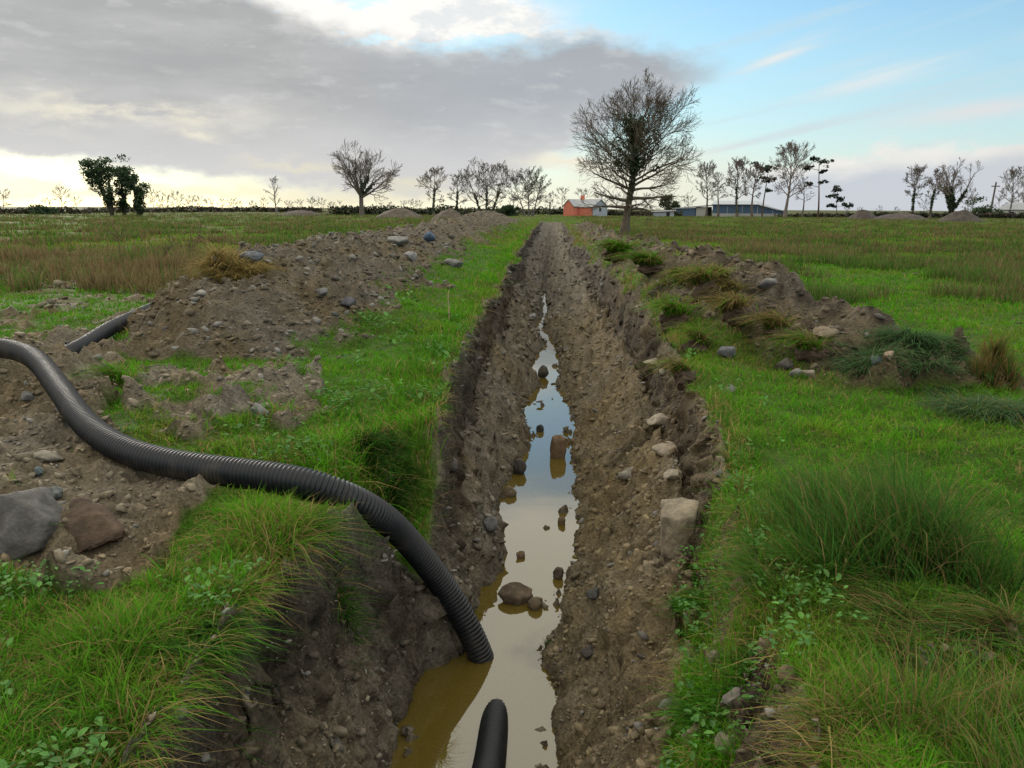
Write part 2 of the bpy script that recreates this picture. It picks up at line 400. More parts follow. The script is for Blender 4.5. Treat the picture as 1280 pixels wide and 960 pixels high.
def build_ground():
    ys = [-4.0]
    while ys[-1] < 1400:
        y = ys[-1]
        d = .25 if y < 1.4 else max(.016, min(y*y/1500, .014*y if y > 40 else 9))
        if y < 45: d = min(d, .5)
        ys.append(y+d)
    ys = np.array(ys)
    o1 = np.concatenate([np.arange(0, 1.3, .022), np.arange(1.31, 6.2, .045)])
    c = [6.25]
    while c[-1] < 1100: c.append(c[-1]*1.055+.01)
    off = np.concatenate([o1, c])
    xl, xr = rims(ys); xl = xl[:, None]; xr = xr[:, None]
    dl = np.linspace(-.08, .26, 40)[None]; dr = np.linspace(-.36, .08, 46)[None]
    mid = np.linspace(0, 1, 64)[None]
    X = np.concatenate([(xl-.08-.012)-off[None, ::-1], xl+dl, (xl+.27)+(xr-.37-xl-.27)*mid, xr+dr, (xr+.08+.012)+off[None]], 1)
    Y = np.repeat(ys[:, None], X.shape[1], 1)
    ny, nx = X.shape
    Z, soil, zone = shape(X, Y)
    # broad fields fall away a little beyond the trees so the horizon stays low
    # break the steep faces sideways so they are as rough as the flat soil
    gx = np.abs(np.gradient(Z, axis=1)/np.maximum(np.gradient(X, axis=1), 1e-4))
    st = sst(.5, 1.6, gx)*soil*(zone == 1)
    k1 = np.ones(9)/9
    st = np.apply_along_axis(lambda q: np.convolve(q, k1, 'same'), 1, st)
    ck = clods(Y+.4*Z, Z*1.1+.3*Y, .16, 77)[0]*.9+clods(Y+.2*Z, Z*1.2, .07, 78)[0]*.9+fbm(Y*3, Z*4.5, 4, 79)*.055
    X2 = X+st*(ck-.03)*np.where(X < (I(WL, Y)+I(WR, Y))/2, 1, -1)
    # colours
    dry = grass_tone(X, Y)
    far_ = sst(20, 60, np.hypot(X, Y))
    g = mixc(np.broadcast_to(UNDER, X.shape+(3,)), lin3(.105, .10, .035), dry*.8)
    g = mixc(g, mixc(np.broadcast_to(lin3(.062, .105, .018), X.shape+(3,)), lin3(.085, .070, .028), dry), far_)
    g = g*(1+.5*fbm(X*.5, Y*.25, 3, 95)*1)[..., None]
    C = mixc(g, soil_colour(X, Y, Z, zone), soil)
    V = np.stack([X2, Y, Z], -1).reshape(-1, 3); C = np.clip(C.reshape(-1, 3), .004, 1)
    # vertex normals of the whole sheet (shared, so the seams between pieces do not show)
    Pu = np.gradient(np.stack([X2, Y, Z], -1), axis=1); Pv = np.gradient(np.stack([X2, Y, Z], -1), axis=0)
    N = np.cross(Pu, Pv); N /= np.linalg.norm(N, axis=-1, keepdims=True); N = N.reshape(-1, 3)
    i = np.arange(nx*ny).reshape(ny, nx)
    F = np.stack([i[:-1, :-1], i[:-1, 1:], i[1:, 1:], i[1:, :-1]], -1).reshape(-1, 4)
    fz = np.median(zone.reshape(-1)[F], axis=1)
    hxl = [("ground", 0), ("trench", 1), ("spoil_heap", 2), ("spoil_bank", 3)]
    for name, k in hxl:
        f = F[np.round(fz) == k] if k else F[~np.isin(np.round(fz), (1, 2, 3))]
        u, inv = np.unique(f.ravel(), return_inverse=True)
        me = mesh_np(name, V[u], [inv.reshape(-1, 4)], C[u])
        me.normals_split_custom_set_from_vertices(N[u].tolist())
        o = link(name, me, M_earth)
        lab = {0: ('rough green field of grass and rushes on both sides of the trench', 'field'),
               1: ('long muddy trench dug straight through the field', 'trench'),
               2: ('long grey brown heap of stony spoil left of the trench', 'spoil heap'),
               3: ('lumpy bank of dug sods and dark soil right of the trench', 'spoil bank')}[k]
        tag(o, lab[0], lab[1], kind='structure')
build_ground()

# ---------------------------------------------------------------- water
def water_mat():
    m = bpy.data.materials.new('ditch_water'); m.use_nodes = True
    n, l = m.node_tree.nodes, m.node_tree.links; n.clear()
    tc = n.new('ShaderNodeTexCoord'); nz = n.new('ShaderNodeTexNoise'); nz.inputs['Scale'].default_value = 2.2; nz.inputs['Detail'].default_value = 2
    l.new(tc.outputs['Object'], nz.inputs['Vector'])
    bp = n.new('ShaderNodeBump'); bp.inputs['Strength'].default_value = .05; bp.inputs['Distance'].default_value = .02; l.new(nz.outputs['Fac'], bp.inputs['Height'])
    fr = n.new('ShaderNodeFresnel'); fr.inputs['IOR'].default_value = 2.1; l.new(bp.outputs[0], fr.inputs['Normal'])
    d = n.new('ShaderNodeBsdfDiffuse'); d.inputs['Color'].default_value = (.185, .135, .026, 1)
    t = n.new('ShaderNodeBsdfTransparent'); t.inputs['Color'].default_value = (.75, .55, .16, 1)
    m1 = n.new('ShaderNodeMixShader'); m1.inputs[0].default_value = .42; l.new(d.outputs[0], m1.inputs[1]); l.new(t.outputs[0], m1.inputs[2])
    g = n.new('ShaderNodeBsdfGlossy'); g.inputs['Roughness'].default_value = .015; l.new(bp.outputs[0], g.inputs['Normal']); g.inputs['Color'].default_value = (.95, .95, .93, 1)
    m2 = n.new('ShaderNodeMixShader'); l.new(fr.outputs[0], m2.inputs[0]); l.new(m1.outputs[0], m2.inputs[1]); l.new(g.outputs[0], m2.inputs[2])
    o = n.new('ShaderNodeOutputMaterial'); l.new(m2.outputs[0], o.inputs['Surface'])
    return m
wy = np.linspace(-4, 27, 60); xa, xb = I(WL, wy)-.25, I(WR, wy)+.25
V = np.concatenate([np.stack([xa, wy, wy*0+WZ], 1), np.stack([xb, wy, wy*0+WZ], 1)])
F = np.array([(i, i+60, i+61, i+1) for i in range(59)])
tag(link('water', mesh_np('water', V, [F]), water_mat()), 'murky brown puddle water reflecting the sky along the trench bottom', 'water', kind='structure')

# ---------------------------------------------------------------- rubble (uncountable small stones and clods)
_bm = bmesh.new(); bmesh.ops.create_icosphere(_bm, subdivisions=1, radius=1)
ICO_V = np.array([v.co[:] for v in _bm.verts]); ICO_F = np.array([[v.index for v in f.verts] for f in _bm.faces]); _bm.free()

def polar(n, r0, r1, half=math.radians(43), rng=RNG):
    r = r0*(r1/r0)**rng.random(n); a = (rng.random(n)*2-1)*half - YAW
    return r*np.sin(a), r*np.cos(a), r

def rubble():
    x, y, d = polar(150000, 2.0, 75)
    z, soil, zone = shape(x, y)
    pr = np.where(zone == 1, .9, np.where(zone == 2, 1, np.where(zone == 3, 1.0, .7)))*soil
    k = (RNG.random(len(x)) < pr) & (z > WZ-.03)
    x, y, z, d, zone = x[k], y[k], z[k], d[k], zone[k]
    n = len(x)
    s = .0055*(RNG.random(n)+.012)**-.60*np.clip(d/4.5, .8, 4.5)
    s = np.minimum(s, .060*np.clip(d/9, .7, 1.6))
    sc = s[:, None]*(np.array([1, 1, .65])+.7*(RNG.random((n, 3))-.5))
    def chip():
        v = ICO_V*(1+.3*(RNG.random((len(ICO_V), 1))-.5)+.5*(RNG.random((len(ICO_V), 3))-.5))
        for _ in range(5):
            nr = RNG.normal(size=3); nr /= np.linalg.norm(nr)
            v = v-np.clip(v@nr-(.2+.45*RNG.random()), 0, None)[:, None]*nr
        return v
    shp = np.stack([chip() for _ in range(60)])
    v = shp[RNG.integers(0, 60, n)]*sc[:, None, :]
    a = RNG.random(n)*2*pi; ca, sa = np.cos(a)[:, None], np.sin(a)[:, None]
    vx, vy = v[..., 0]*ca-v[..., 1]*sa, v[..., 0]*sa+v[..., 1]*ca
    vz = v[..., 2]+vx*(RNG.random((n, 1))-.5)*.8
    V = np.stack([vx+x[:, None], vy+y[:, None], vz+(z+s*.12)[:, None]], -1)
    base = soil_colour(x, y, z, zone)
    t = RNG.random(n)
    stone = lin3(.175, .165, .145)*(.5+.8*RNG.random((n, 1)))
    c = np.where((t < np.where(zone == 2, .22, .12))[:, None], stone, base*(.7+.65*RNG.random((n, 1))))
    c = np.repeat(np.clip(c, .01, .6)[:, None], v.shape[1], 1)
    F = (np.arange(n)[:, None, None]*len(ICO_V)+ICO_F[None]).reshape(-1, 3)
    me = mesh_np('rubble', V.reshape(-1, 3), [F], c.reshape(-1, 3), smooth=False)
    tag(link('rubble', me, M_rubble), 'small stones and clods of earth strewn over the bare soil', 'rubble', kind='stuff')
rubble()

# ---------------------------------------------------------------- rocks, each a thing
def rock_mesh(size, col, seed, facets=9, rough=.06, sub=3, flat=1.0):
    rg = np.random.default_rng(seed)
    bm = bmesh.new(); bmesh.ops.create_icosphere(bm, subdivisions=sub, radius=1)
    v = np.array([q.co[:] for q in bm.verts]); f = np.array([[q.index for q in p.verts] for p in bm.faces]); bm.free()
    for i in range(facets if facets < 7 else facets+7):
        nrm = rg.normal(size=3); nrm /= np.linalg.norm(nrm); dd = (.55+.3*rg.random()) if facets < 7 else (.48+.34*rg.random())
        s = v@nrm-dd
        v = v-np.clip(s, 0, None)[:, None]*nrm*.96
    nn = fbm(v[:, 0]*1.8+seed, v[:, 1]*1.8+v[:, 2]*1.3, 4, seed % 50)+fbm(v[:, 2]*5+seed, v[:, 1]*5-v[:, 0]*3, 3, seed % 40)*.4
    v = v*(1+rough*1.6*nn)[:, None]
    v /= np.abs(v).max(0)
    v = v*np.array(size)[None]/2
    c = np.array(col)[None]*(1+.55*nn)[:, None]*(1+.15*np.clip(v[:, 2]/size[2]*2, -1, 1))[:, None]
    return mesh_np('rock', v, [f], np.clip(c, .01, .7), smooth=True)

def rock(px, py, wpx, hpx, label, col, seed, deep=.9, facets=9, rough=.06, rot=None, sink=.22, cat='rock', name='rock', water=False, tilt=0):
    """stands where its foot meets the ground at the given spot of the photo"""
    q = hit(px, py+hpx*.35)
    if water: q = P(px, py+hpx*.4, WZ); facets, rough = 6, .12
    dep = float(np.dot(q-CAM, FW))
    w, h = wpx*dep/FPX, hpx*dep/FPX*1.05
    sz = (w, w*deep, h*(1.12 if not water else 1.5))
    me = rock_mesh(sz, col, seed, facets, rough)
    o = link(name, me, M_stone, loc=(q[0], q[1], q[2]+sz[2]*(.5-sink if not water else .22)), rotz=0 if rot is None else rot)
    o.rotation_euler[1] = tilt
    return tag(o, label, cat, 'loose rocks and boulders')

BL, GR, PALE, BRN, DRK = (.10, .115, .135), (.15, .145, .135), (.25, .215, .16), (.15, .105, .07), (.05, .046, .042)
def slab(px, py, pts, label, col, seed, rough=.03, k=1.0):
    """boulder from a hull of corner points given in metres around its foot"""
    q = hit(px, py); q[2] = max(q[2], WZ); bm = bmesh.new()
    for p in pts: bm.verts.new((p[0]*k, p[1]*k, p[2]*k))
    g = bmesh.ops.convex_hull(bm, input=bm.verts)
    bmesh.ops.delete(bm, geom=list(set(g['geom_interior']+g['geom_unused'])), context='VERTS') if g['geom_interior'] else None
    bmesh.ops.triangulate(bm, faces=bm.faces)
    bmesh.ops.bevel(bm, geom=bm.edges[:], offset=.012, segments=2, affect='EDGES', profile=.6)
    bmesh.ops.triangulate(bm, faces=bm.faces)
    for _ in range(3): bmesh.ops.subdivide_edges(bm, edges=[e for e in bm.edges if e.calc_length() > .022], cuts=1); bmesh.ops.triangulate(bm, faces=bm.faces)
    bm.verts.ensure_lookup_table(); v = np.array([w.co[:] for w in bm.verts]); bm.verts.index_update(); f = np.array([[w.index for w in t.verts] for t in bm.faces]); bm.free()
    nn = fbm(v[:, 0]*5+seed, v[:, 1]*5+v[:, 2]*4, 4, seed); n2 = fbm(v[:, 2]*14+seed, v[:, 1]*14-v[:, 0]*9, 3, seed+1)
    cen = v.mean(0); d = v-cen; d /= np.linalg.norm(d, axis=1, keepdims=True); v = v+d*(nn*rough+n2*rough*.35)[:, None]
    c = np.array(col)[None]*(1+.5*nn+.35*n2)[:, None]
    return tag(link('boulder', mesh_np('boulder', v, [f], np.clip(c, .01, .7)), M_stone, loc=q), label, 'boulder', 'loose rocks and boulders')
slab(30, 674, [(-.42, -.05, -.1), (-.42, .22, .12), (-.36, .0, .16), (-.10, .02, .27), (.02, .22, .25), (.10, -.02, .21), (.19, -.06, .12), (.20, .16, .10), (.15, -.10, -.02), (.05, -.14, -.08), (-.2, -.14, -.06), (.18, .18, -.1), (-.4, .25, -.1)],
     'large grey slab boulder at left edge below the pipe', (.105, .098, .09), 3, .025, .80)
slab(108, 672, [(-.14, .10, .20), (-.05, .13, .21), (-.13, -.02, .12), (-.12, -.03, -.08), (.02, -.09, -.05), (.10, -.05, -.02), (.20, .0, .0), (.17, .08, .03), (.07, .12, .14), (.05, .02, .13), (.1, .15, -.1), (-.1, .15, -.1)],
     'brown rounded boulder leaning against the large grey slab boulder', (.095, .066, .046), 14, .025, .85)
if False: rock(37, 645, 92, 66, 'large grey slab boulder at left edge below the pipe', (.105, .10, .10), 3, 1.0, 11, .04, .25, cat='boulder', name='boulder', tilt=.12)
if False: rock(102, 655, 66, 54, 'brown rounded boulder leaning against the large grey slab boulder', (.085, .06, .045), 14, .9, 7, .04, .5, cat='boulder', name='boulder', tilt=.3)
rock(315, 325, 36, 20, 'smooth blue grey boulder on crest of left spoil heap', BL, 5, .9, 5, .03, cat='boulder', name='boulder')
rock(251, 367, 17, 9, 'pale round stone on left slope of the spoil heap', (.24, .23, .20), 6, .9, 5, .03)
rock(535, 296, 19, 13, 'dark blue boulder sitting on far part of spoil heap', (.07, .10, .15), 7, .9, 8, .03, cat='boulder', name='boulder')
rock(497, 302, 30, 12, 'long pale grey rock on spoil heap before the dark blue boulder', (.20, .195, .175), 8, .7, 9)
rock(513, 321, 17, 12, 'angular light grey rock on trench side of the heap', (.22, .21, .20), 9)
rock(402, 366, 18, 11, 'grey stone half buried on middle of the spoil heap', GR, 10)
rock(435, 378, 22, 14, 'dark grey stone on heap above the grass slope', (.085, .085, .09), 11)
rock(568, 329, 26, 12, 'grey rock among grass at inner edge of far heap', GR, 12)
rock(325, 513, 24, 20, 'small grey stone standing on scuffed left bank above pipe', (.20, .19, .18), 13, .8, 10)
rock(35, 494, 22, 12, 'grey stone in bare soil under the bend of pipe', GR, 15)
rock(60, 569, 38, 13, 'flat pale stone in bare soil left of the pipe', (.21, .19, .15), 16, .7, 8)
rock(49, 590, 12, 12, 'blueish stone above the large slab boulder', (.12, .15, .16), 17)
rock(70, 616, 22, 13, 'small grey stone touching top of the large slab boulder', (.11, .115, .11), 18, .8, 6)
rock(697, 560, 22, 28, 'brown upright rock standing in water near right edge', (.15, .10, .06), 19, .8, 9, water=True)
rock(650, 585, 18, 16, 'dark grey stone at left water edge opposite brown rock', DRK, 20, water=True)
rock(675, 536, 10, 8, 'tiny dark stone in water beyond the brown upright rock', DRK, 46, water=True)
rock(679, 466, 14, 14, 'dark rock splitting the far narrow puddle', (.08, .07, .055), 21, water=True)
rock(637, 615, 18, 11, 'brown flat stone in shallow water at left margin', (.13, .10, .065), 22, water=True)
rock(613, 654, 22, 18, 'rounded grey stone beside water on left scree', (.12, .12, .12), 23, .9, 5, .03)
rock(645, 742, 46, 20, 'largest wide flat rock in the water near pipe mouth', (.10, .075, .05), 24, .7, 10, water=True)
rock(670, 754, 21, 13, 'small crumbly rock right of the wide flat rock', (.13, .10, .065), 25, water=True)
rock(699, 717, 16, 13, 'dark stone in water by right margin above flat rock', (.08, .06, .045), 26, water=True)
rock(702, 651, 10, 10, 'small brown stone in water at right muddy edge', (.13, .095, .05), 27, water=True)
rock(650, 693, 13, 8, 'small brown stone in water by left mud spit', (.12, .08, .05), 28, water=True)
slab(847, 668, [(-0.14, -0.03, 0.15), (-0.02, -0.13, 0.17), (0.11, -0.11, 0.19), (0.15, 0.05, 0.24), (0.04, 0.14, 0.26), (-0.12, 0.12, 0.22), (-0.12, -0.03, -0.16), (-0.02, -0.11, -0.16), (0.1, -0.08, -0.16), (0.13, 0.06, -0.1), (-0.1, 0.15, -0.1)],
     'pale squared block of stone jutting from right trench wall', (.25, .21, .15), 29, .022, .80)
rock(821, 450, 34, 10, 'pale flat slab at far end of right ledge', PALE, 30, 1.2, 8, sink=.5)
rock(826, 520, 46, 17, 'wide pale slab in middle of right ledge', (.26, .22, .165), 31, 1.1, 9, sink=.5)
rock(834, 558, 38, 14, 'pale slab on right ledge nearest the wide slab', (.25, .21, .155), 32, 1.0, 9, sink=.5)
rock(788, 587, 34, 14, 'grey flat stone on right slope left of ledge', (.21, .19, .16), 33, .8, 8, sink=.5)
rock(842, 590, 26, 11, 'small pale slab on right ledge above the jutting block', PALE, 34, .9, 9, sink=.5)
rock(735, 815, 26, 16, 'dark wet stone on right slope near the water', (.07, .062, .055), 35, .8, 9)
rock(742, 742, 20, 16, 'dark grey stone on right slope above the crumbly rock', (.08, .078, .075), 37)
rock(1012, 467, 21, 13, 'pale stone at foot of the right spoil bank', (.26, .22, .17), 38, .8, 9)
rock(993, 466, 16, 13, 'grey stone left of pale stone under right bank', GR, 39)
rock(981, 456, 26, 16, 'dark stone at base of right bank behind pale stone', (.10, .09, .08), 40)
rock(1111, 445, 15, 13, 'buff stone beside pile of cut rushes', (.27, .20, .14), 41, .8, 7)
rock(1096, 449, 14, 13, 'blue grey stone left of buff stone at bank toe', (.11, .12, .14), 42)
rock(1028, 417, 42, 16, 'long flat buff rock on slope of right spoil bank', (.20, .16, .11), 43, .7, 8)
rock(912, 487, 18, 10, 'grey stone in grass at right trench rim', GR, 44)
rock(958, 355, 30, 13, 'grey rock on crest of right spoil bank', (.15, .145, .14), 45, .8, 9)
rock(910, 440, 28, 15, 'blue grey stone in sods near right trench rim', (.13, .13, .135), 47)
rock(895, 822, 26, 24, 'brown lump of stone among weeds on right bank', (.12, .10, .07), 48, .9, 8)
rock(920, 874, 34, 28, 'grey stone among leafy weeds low on right bank', (.14, .125, .105), 49, .9, 8)
rock(908, 930, 30, 28, 'pointed buff stone at bottom of right bank', (.20, .17, .12), 50, .9, 10)
rock(308, 872, 34, 28, 'pale clay lump in left trench wall under grass', (.17, .14, .10), 51, .8, 9)
rock(560, 578, 26, 26, 'dark angular stone set in upper left trench wall', (.085, .075, .065), 52, .8, 11)
rock(665, 395, 12, 8, 'pale grey stone beside far puddles in the trench', (.25, .25, .24), 53)

# ---------------------------------------------------------------- corrugated pipes
def crom(pts, step):
    p = np.array(pts); p = np.vstack([2*p[0]-p[1], p, 2*p[-1]-p[-2]])
    out = []
    for i in range(1, len(p)-2):
        t = np.linspace(0, 1, 60, endpoint=False)[:, None]
        a, b, c, d = p[i-1], p[i], p[i+1], p[i+2]
        out.append(.5*((2*b)+(-a+c)*t+(2*a-5*b+4*c-d)*t*t+(-a+3*b-3*c+d)*t**3))
    o = np.vstack(out+[p[-2][None]])
    # soften
    s = np.concatenate([[0], np.cumsum(np.linalg.norm(np.diff(o, axis=0), axis=1))])
    n = int(s[-1]/step); u = np.linspace(0, s[-1], n)
    return np.stack([np.interp(u, s, o[:, k]) for k in range(3)], 1), u

def pipe_mat():
    m, n, l, b = newmat('black_plastic')
    tc = n.new('ShaderNodeTexCoord'); nz = n.new('ShaderNodeTexNoise'); nz.inputs['Scale'].default_value = 9; nz.inputs['Detail'].default_value = 7; nz.inputs['Roughness'].default_value = .65
    l.new(tc.outputs['Object'], nz.inputs['Vector'])
    cr = n.new('ShaderNodeValToRGB'); cr.color_ramp.elements[0].position = .45; cr.color_ramp.elements[0].color = (.008, .0095, .0125, 1)
    cr.color_ramp.elements[1].position = .78; cr.color_ramp.elements[1].color = (.020, .021, .022, 1)
    l.new(nz.outputs['Fac'], cr.inputs[0]); l.new(cr.outputs[0], b.inputs['Base Color'])
    b.inputs['Specular IOR Level'].default_value = .4
    ge = n.new('ShaderNodeNewGeometry'); sx = n.new('ShaderNodeSeparateXYZ'); l.new(ge.outputs['Normal'], sx.inputs[0])
    n2 = n.new('ShaderNodeTexNoise'); n2.inputs['Scale'].default_value = 3.5; n2.inputs['Detail'].default_value = 8; n2.inputs['Roughness'].default_value = .7; l.new(tc.outputs['Object'], n2.inputs['Vector'])
    ma = n.new('ShaderNodeMath'); ma.operation = 'MULTIPLY_ADD'; ma.inputs[1].default_value = -.13; l.new(sx.outputs['Z'], ma.inputs[0]); l.new(n2.outputs['Fac'], ma.inputs[2])
    md = n.new('ShaderNodeMapRange'); md.inputs[1].default_value = .52; md.inputs[2].default_value = .68; md.inputs[4].default_value = .8; l.new(ma.outputs[0], md.inputs[0])
    mu = n.new('ShaderNodeMix'); mu.data_type = 'RGBA'; l.new(md.outputs[0], mu.inputs[0]); l.new(cr.outputs[0], mu.inputs[6]); mu.inputs[7].default_value = (.075, .060, .042, 1); l.new(mu.outputs[2], b.inputs['Base Color'])
    mr = n.new('ShaderNodeMapRange'); mr.inputs[3].default_value = .34; mr.inputs[4].default_value = .62; l.new(nz.outputs['Fac'], mr.inputs[0]); l.new(mr.outputs[0], b.inputs['Roughness'])
    return m
M_pipe = pipe_mat()

def pipe(name, pts, label, r=.082, period=.0255, sides=36):
    c, u = crom(pts, period/8)
    # smooth the centre line so bends are even
    k = 120; pad = np.vstack([np.repeat(c[:1], k, 0), c, np.repeat(c[-1:], k, 0)])
    ker = np.hanning(2*k+1); ker /= ker.sum()
    cs = np.stack([np.convolve(pad[:, j], ker, 'valid') for j in range(3)], 1)
    w = np.minimum(np.minimum(np.arange(len(c)), np.arange(len(c))[::-1])/k, 1)[:, None]
    c = c*(1-w)+cs*w
    T = np.gradient(c, axis=0); T /= np.linalg.norm(T, axis=1, keepdims=True)
    N = np.zeros_like(T); nrm = np.cross(T[0], (0, 0, 1)); nrm /= np.linalg.norm(nrm)
    for i in range(len(T)):
        nrm = nrm-T[i]*np.dot(nrm, T[i]); nrm /= np.linalg.norm(nrm); N[i] = nrm
    B = np.cross(T, N)
    ph = (u/period) % 1
    rr = r-.0095*sst(.30, .46, ph)*(1-sst(.82, .98, ph))
    a = np.linspace(0, 2*pi, sides, endpoint=False)
    V = c[:, None]+rr[:, None, None]*(N[:, None]*np.cos(a)[None, :, None]+B[:, None]*np.sin(a)[None, :, None])
    # a dark inside wall so open ends read as a tube
    n = len(c)
    idx = np.arange(n*sides).reshape(n, sides); nx = np.roll(idx, -1, 1)
    F = np.stack([idx[:-1], nx[:-1], nx[1:], idx[1:]], -1).reshape(-1, 4)
    Vi = c[:, None]+(r-.012)*(N[:, None]*np.cos(a)[None, :, None]+B[:, None]*np.sin(a)[None, :, None])
    sel = [0, n//2, n-1][0:0] or np.linspace(0, n-1, 60).astype(int)
    Vi = Vi[sel]; off = n*sides
    ii = off+np.arange(len(sel)*sides).reshape(len(sel), sides); ni = np.roll(ii, -1, 1)
    Fi = np.stack([ii[:-1], ii[1:], ni[1:], ni[:-1]], -1).reshape(-1, 4)
    caps = np.concatenate([np.stack([idx[0], ii[0], ni[0], nx[0]], -1), np.stack([idx[-1], nx[-1], ni[-1], ii[-1]], -1)])
    me = mesh_np(name, np.vstack([V.reshape(-1, 3), Vi.reshape(-1, 3)]), [F, Fi, caps])
    return tag(link(name, me, M_pipe), label, 'drain pipe', 'corrugated drain pipes')

def pz(px, py, lift=.10):
    """pipe axis a radius above the ground seen at that spot"""
    for _ in range(1):
        z = 0.0
        for _k in range(12):
            q = P(px, py, z); z = .6*z+.4*float(H(np.array([q[0]]), np.array([q[1]]))[0]+lift)
    return P(px, py, z)
pipe('drain_pipe', pA, 'long black corrugated pipe curving over left bank down into trench water')
qa, qb = P(620, 892, -1.352), P(611, 960, -1.262)
dv = (qb-qa)/np.linalg.norm(qb-qa)
pB = [qa-np.array([-.01, -.42, .20]), qa, qb, qb+np.array([-.02, -.45, .10]), qb+np.array([-.1, -1.6, .15]), qb+np.array([-.2, -3.4, .2])]
pipe('drain_pipe', pB, 'short length of black corrugated pipe surfacing from water at bottom')
pC = [P(40, 462, .0), P(100, 434, .09), P(135, 412, .13), P(172, 394, .14), P(212, 378, .15), P(255, 366, .12), P(300, 358, .05)]
pipe('drain_pipe', pC, 'black corrugated pipe lying on grass behind the left spoil heap')

# ---------------------------------------------------------------- blades
def blades(x, y, z, h, w, ang, bend, cb, ct, seg=2, twist=None):
    n = len(x)
    t = np.linspace(0, 1, seg+1)
    dx, dy = np.cos(ang), np.sin(ang)
    fa = ang+pi/2+(RNG.random(n)-.5)*2.2
    sx, sy = np.cos(fa), np.sin(fa)
    V, C = [], []
    for i, ti in enumerate(t):
        hor = h*bend*ti**1.7; ver = h*(ti-.55*np.clip(bend, 0, 1.9)*ti**2.2)
        px, py, pz_ = x+dx*hor, y+dy*hor, z+ver
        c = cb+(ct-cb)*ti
        if i < seg:
            ww = w*.5*(1-.75*ti**1.5)
            V += [np.stack([px-sx*ww, py-sy*ww, pz_], 1), np.stack([px+sx*ww, py+sy*ww, pz_], 1)]; C += [c, c]
        else:
            V += [np.stack([px, py, pz_], 1)]; C += [c]
    m = len(V)
    V = np.stack(V, 1).reshape(-1, 3); C = np.stack(C, 1).reshape(-1, 3)
    b = np.arange(n)*m
    F4 = np.concatenate([np.stack([b+2*i, b+2*i+1, b+2*i+3, b+2*i+2], 1) for i in range(seg-1)]) if seg > 1 else np.zeros((0, 4), int)
    F3 = np.stack([b+2*(seg-1), b+2*(seg-1)+1, b+2*seg], 1)
    return V, C, F4, F3

def blade_obj(name, parts, mat=M_grass):
    V, C, F4, F3, off = [], [], [], [], 0
    for v, c, f4, f3 in parts:
        V.append(v); C.append(c); F4.append(f4+off); F3.append(f3+off); off += len(v)
    return link(name, mesh_np(name, np.vstack(V), [np.vstack(F4), np.vstack(F3)], np.clip(np.vstack(C), .003, .9), smooth=True), mat)

LUSH, MID, DEEP, YEL, STRAW, RUST = lin3(.145, .415, .018), lin3(.092, .280, .017), lin3(.036, .125, .016), lin3(.27, .34, .035), lin3(.46, .34, .13), lin3(.25, .15, .06)

PXY = crom(pA, .04)[0][:, :2]
def pipe_dist(x, y):
    out = np.full(len(x), 9.0); m = np.nonzero((y < 9.5) & (x < 0))[0]
    for j in np.array_split(m, max(1, len(m)//4000)):
        out[j] = np.sqrt(((x[j, None]-PXY[None, :, 0])**2+(y[j, None]-PXY[None, :, 1])**2).min(1))
    return out

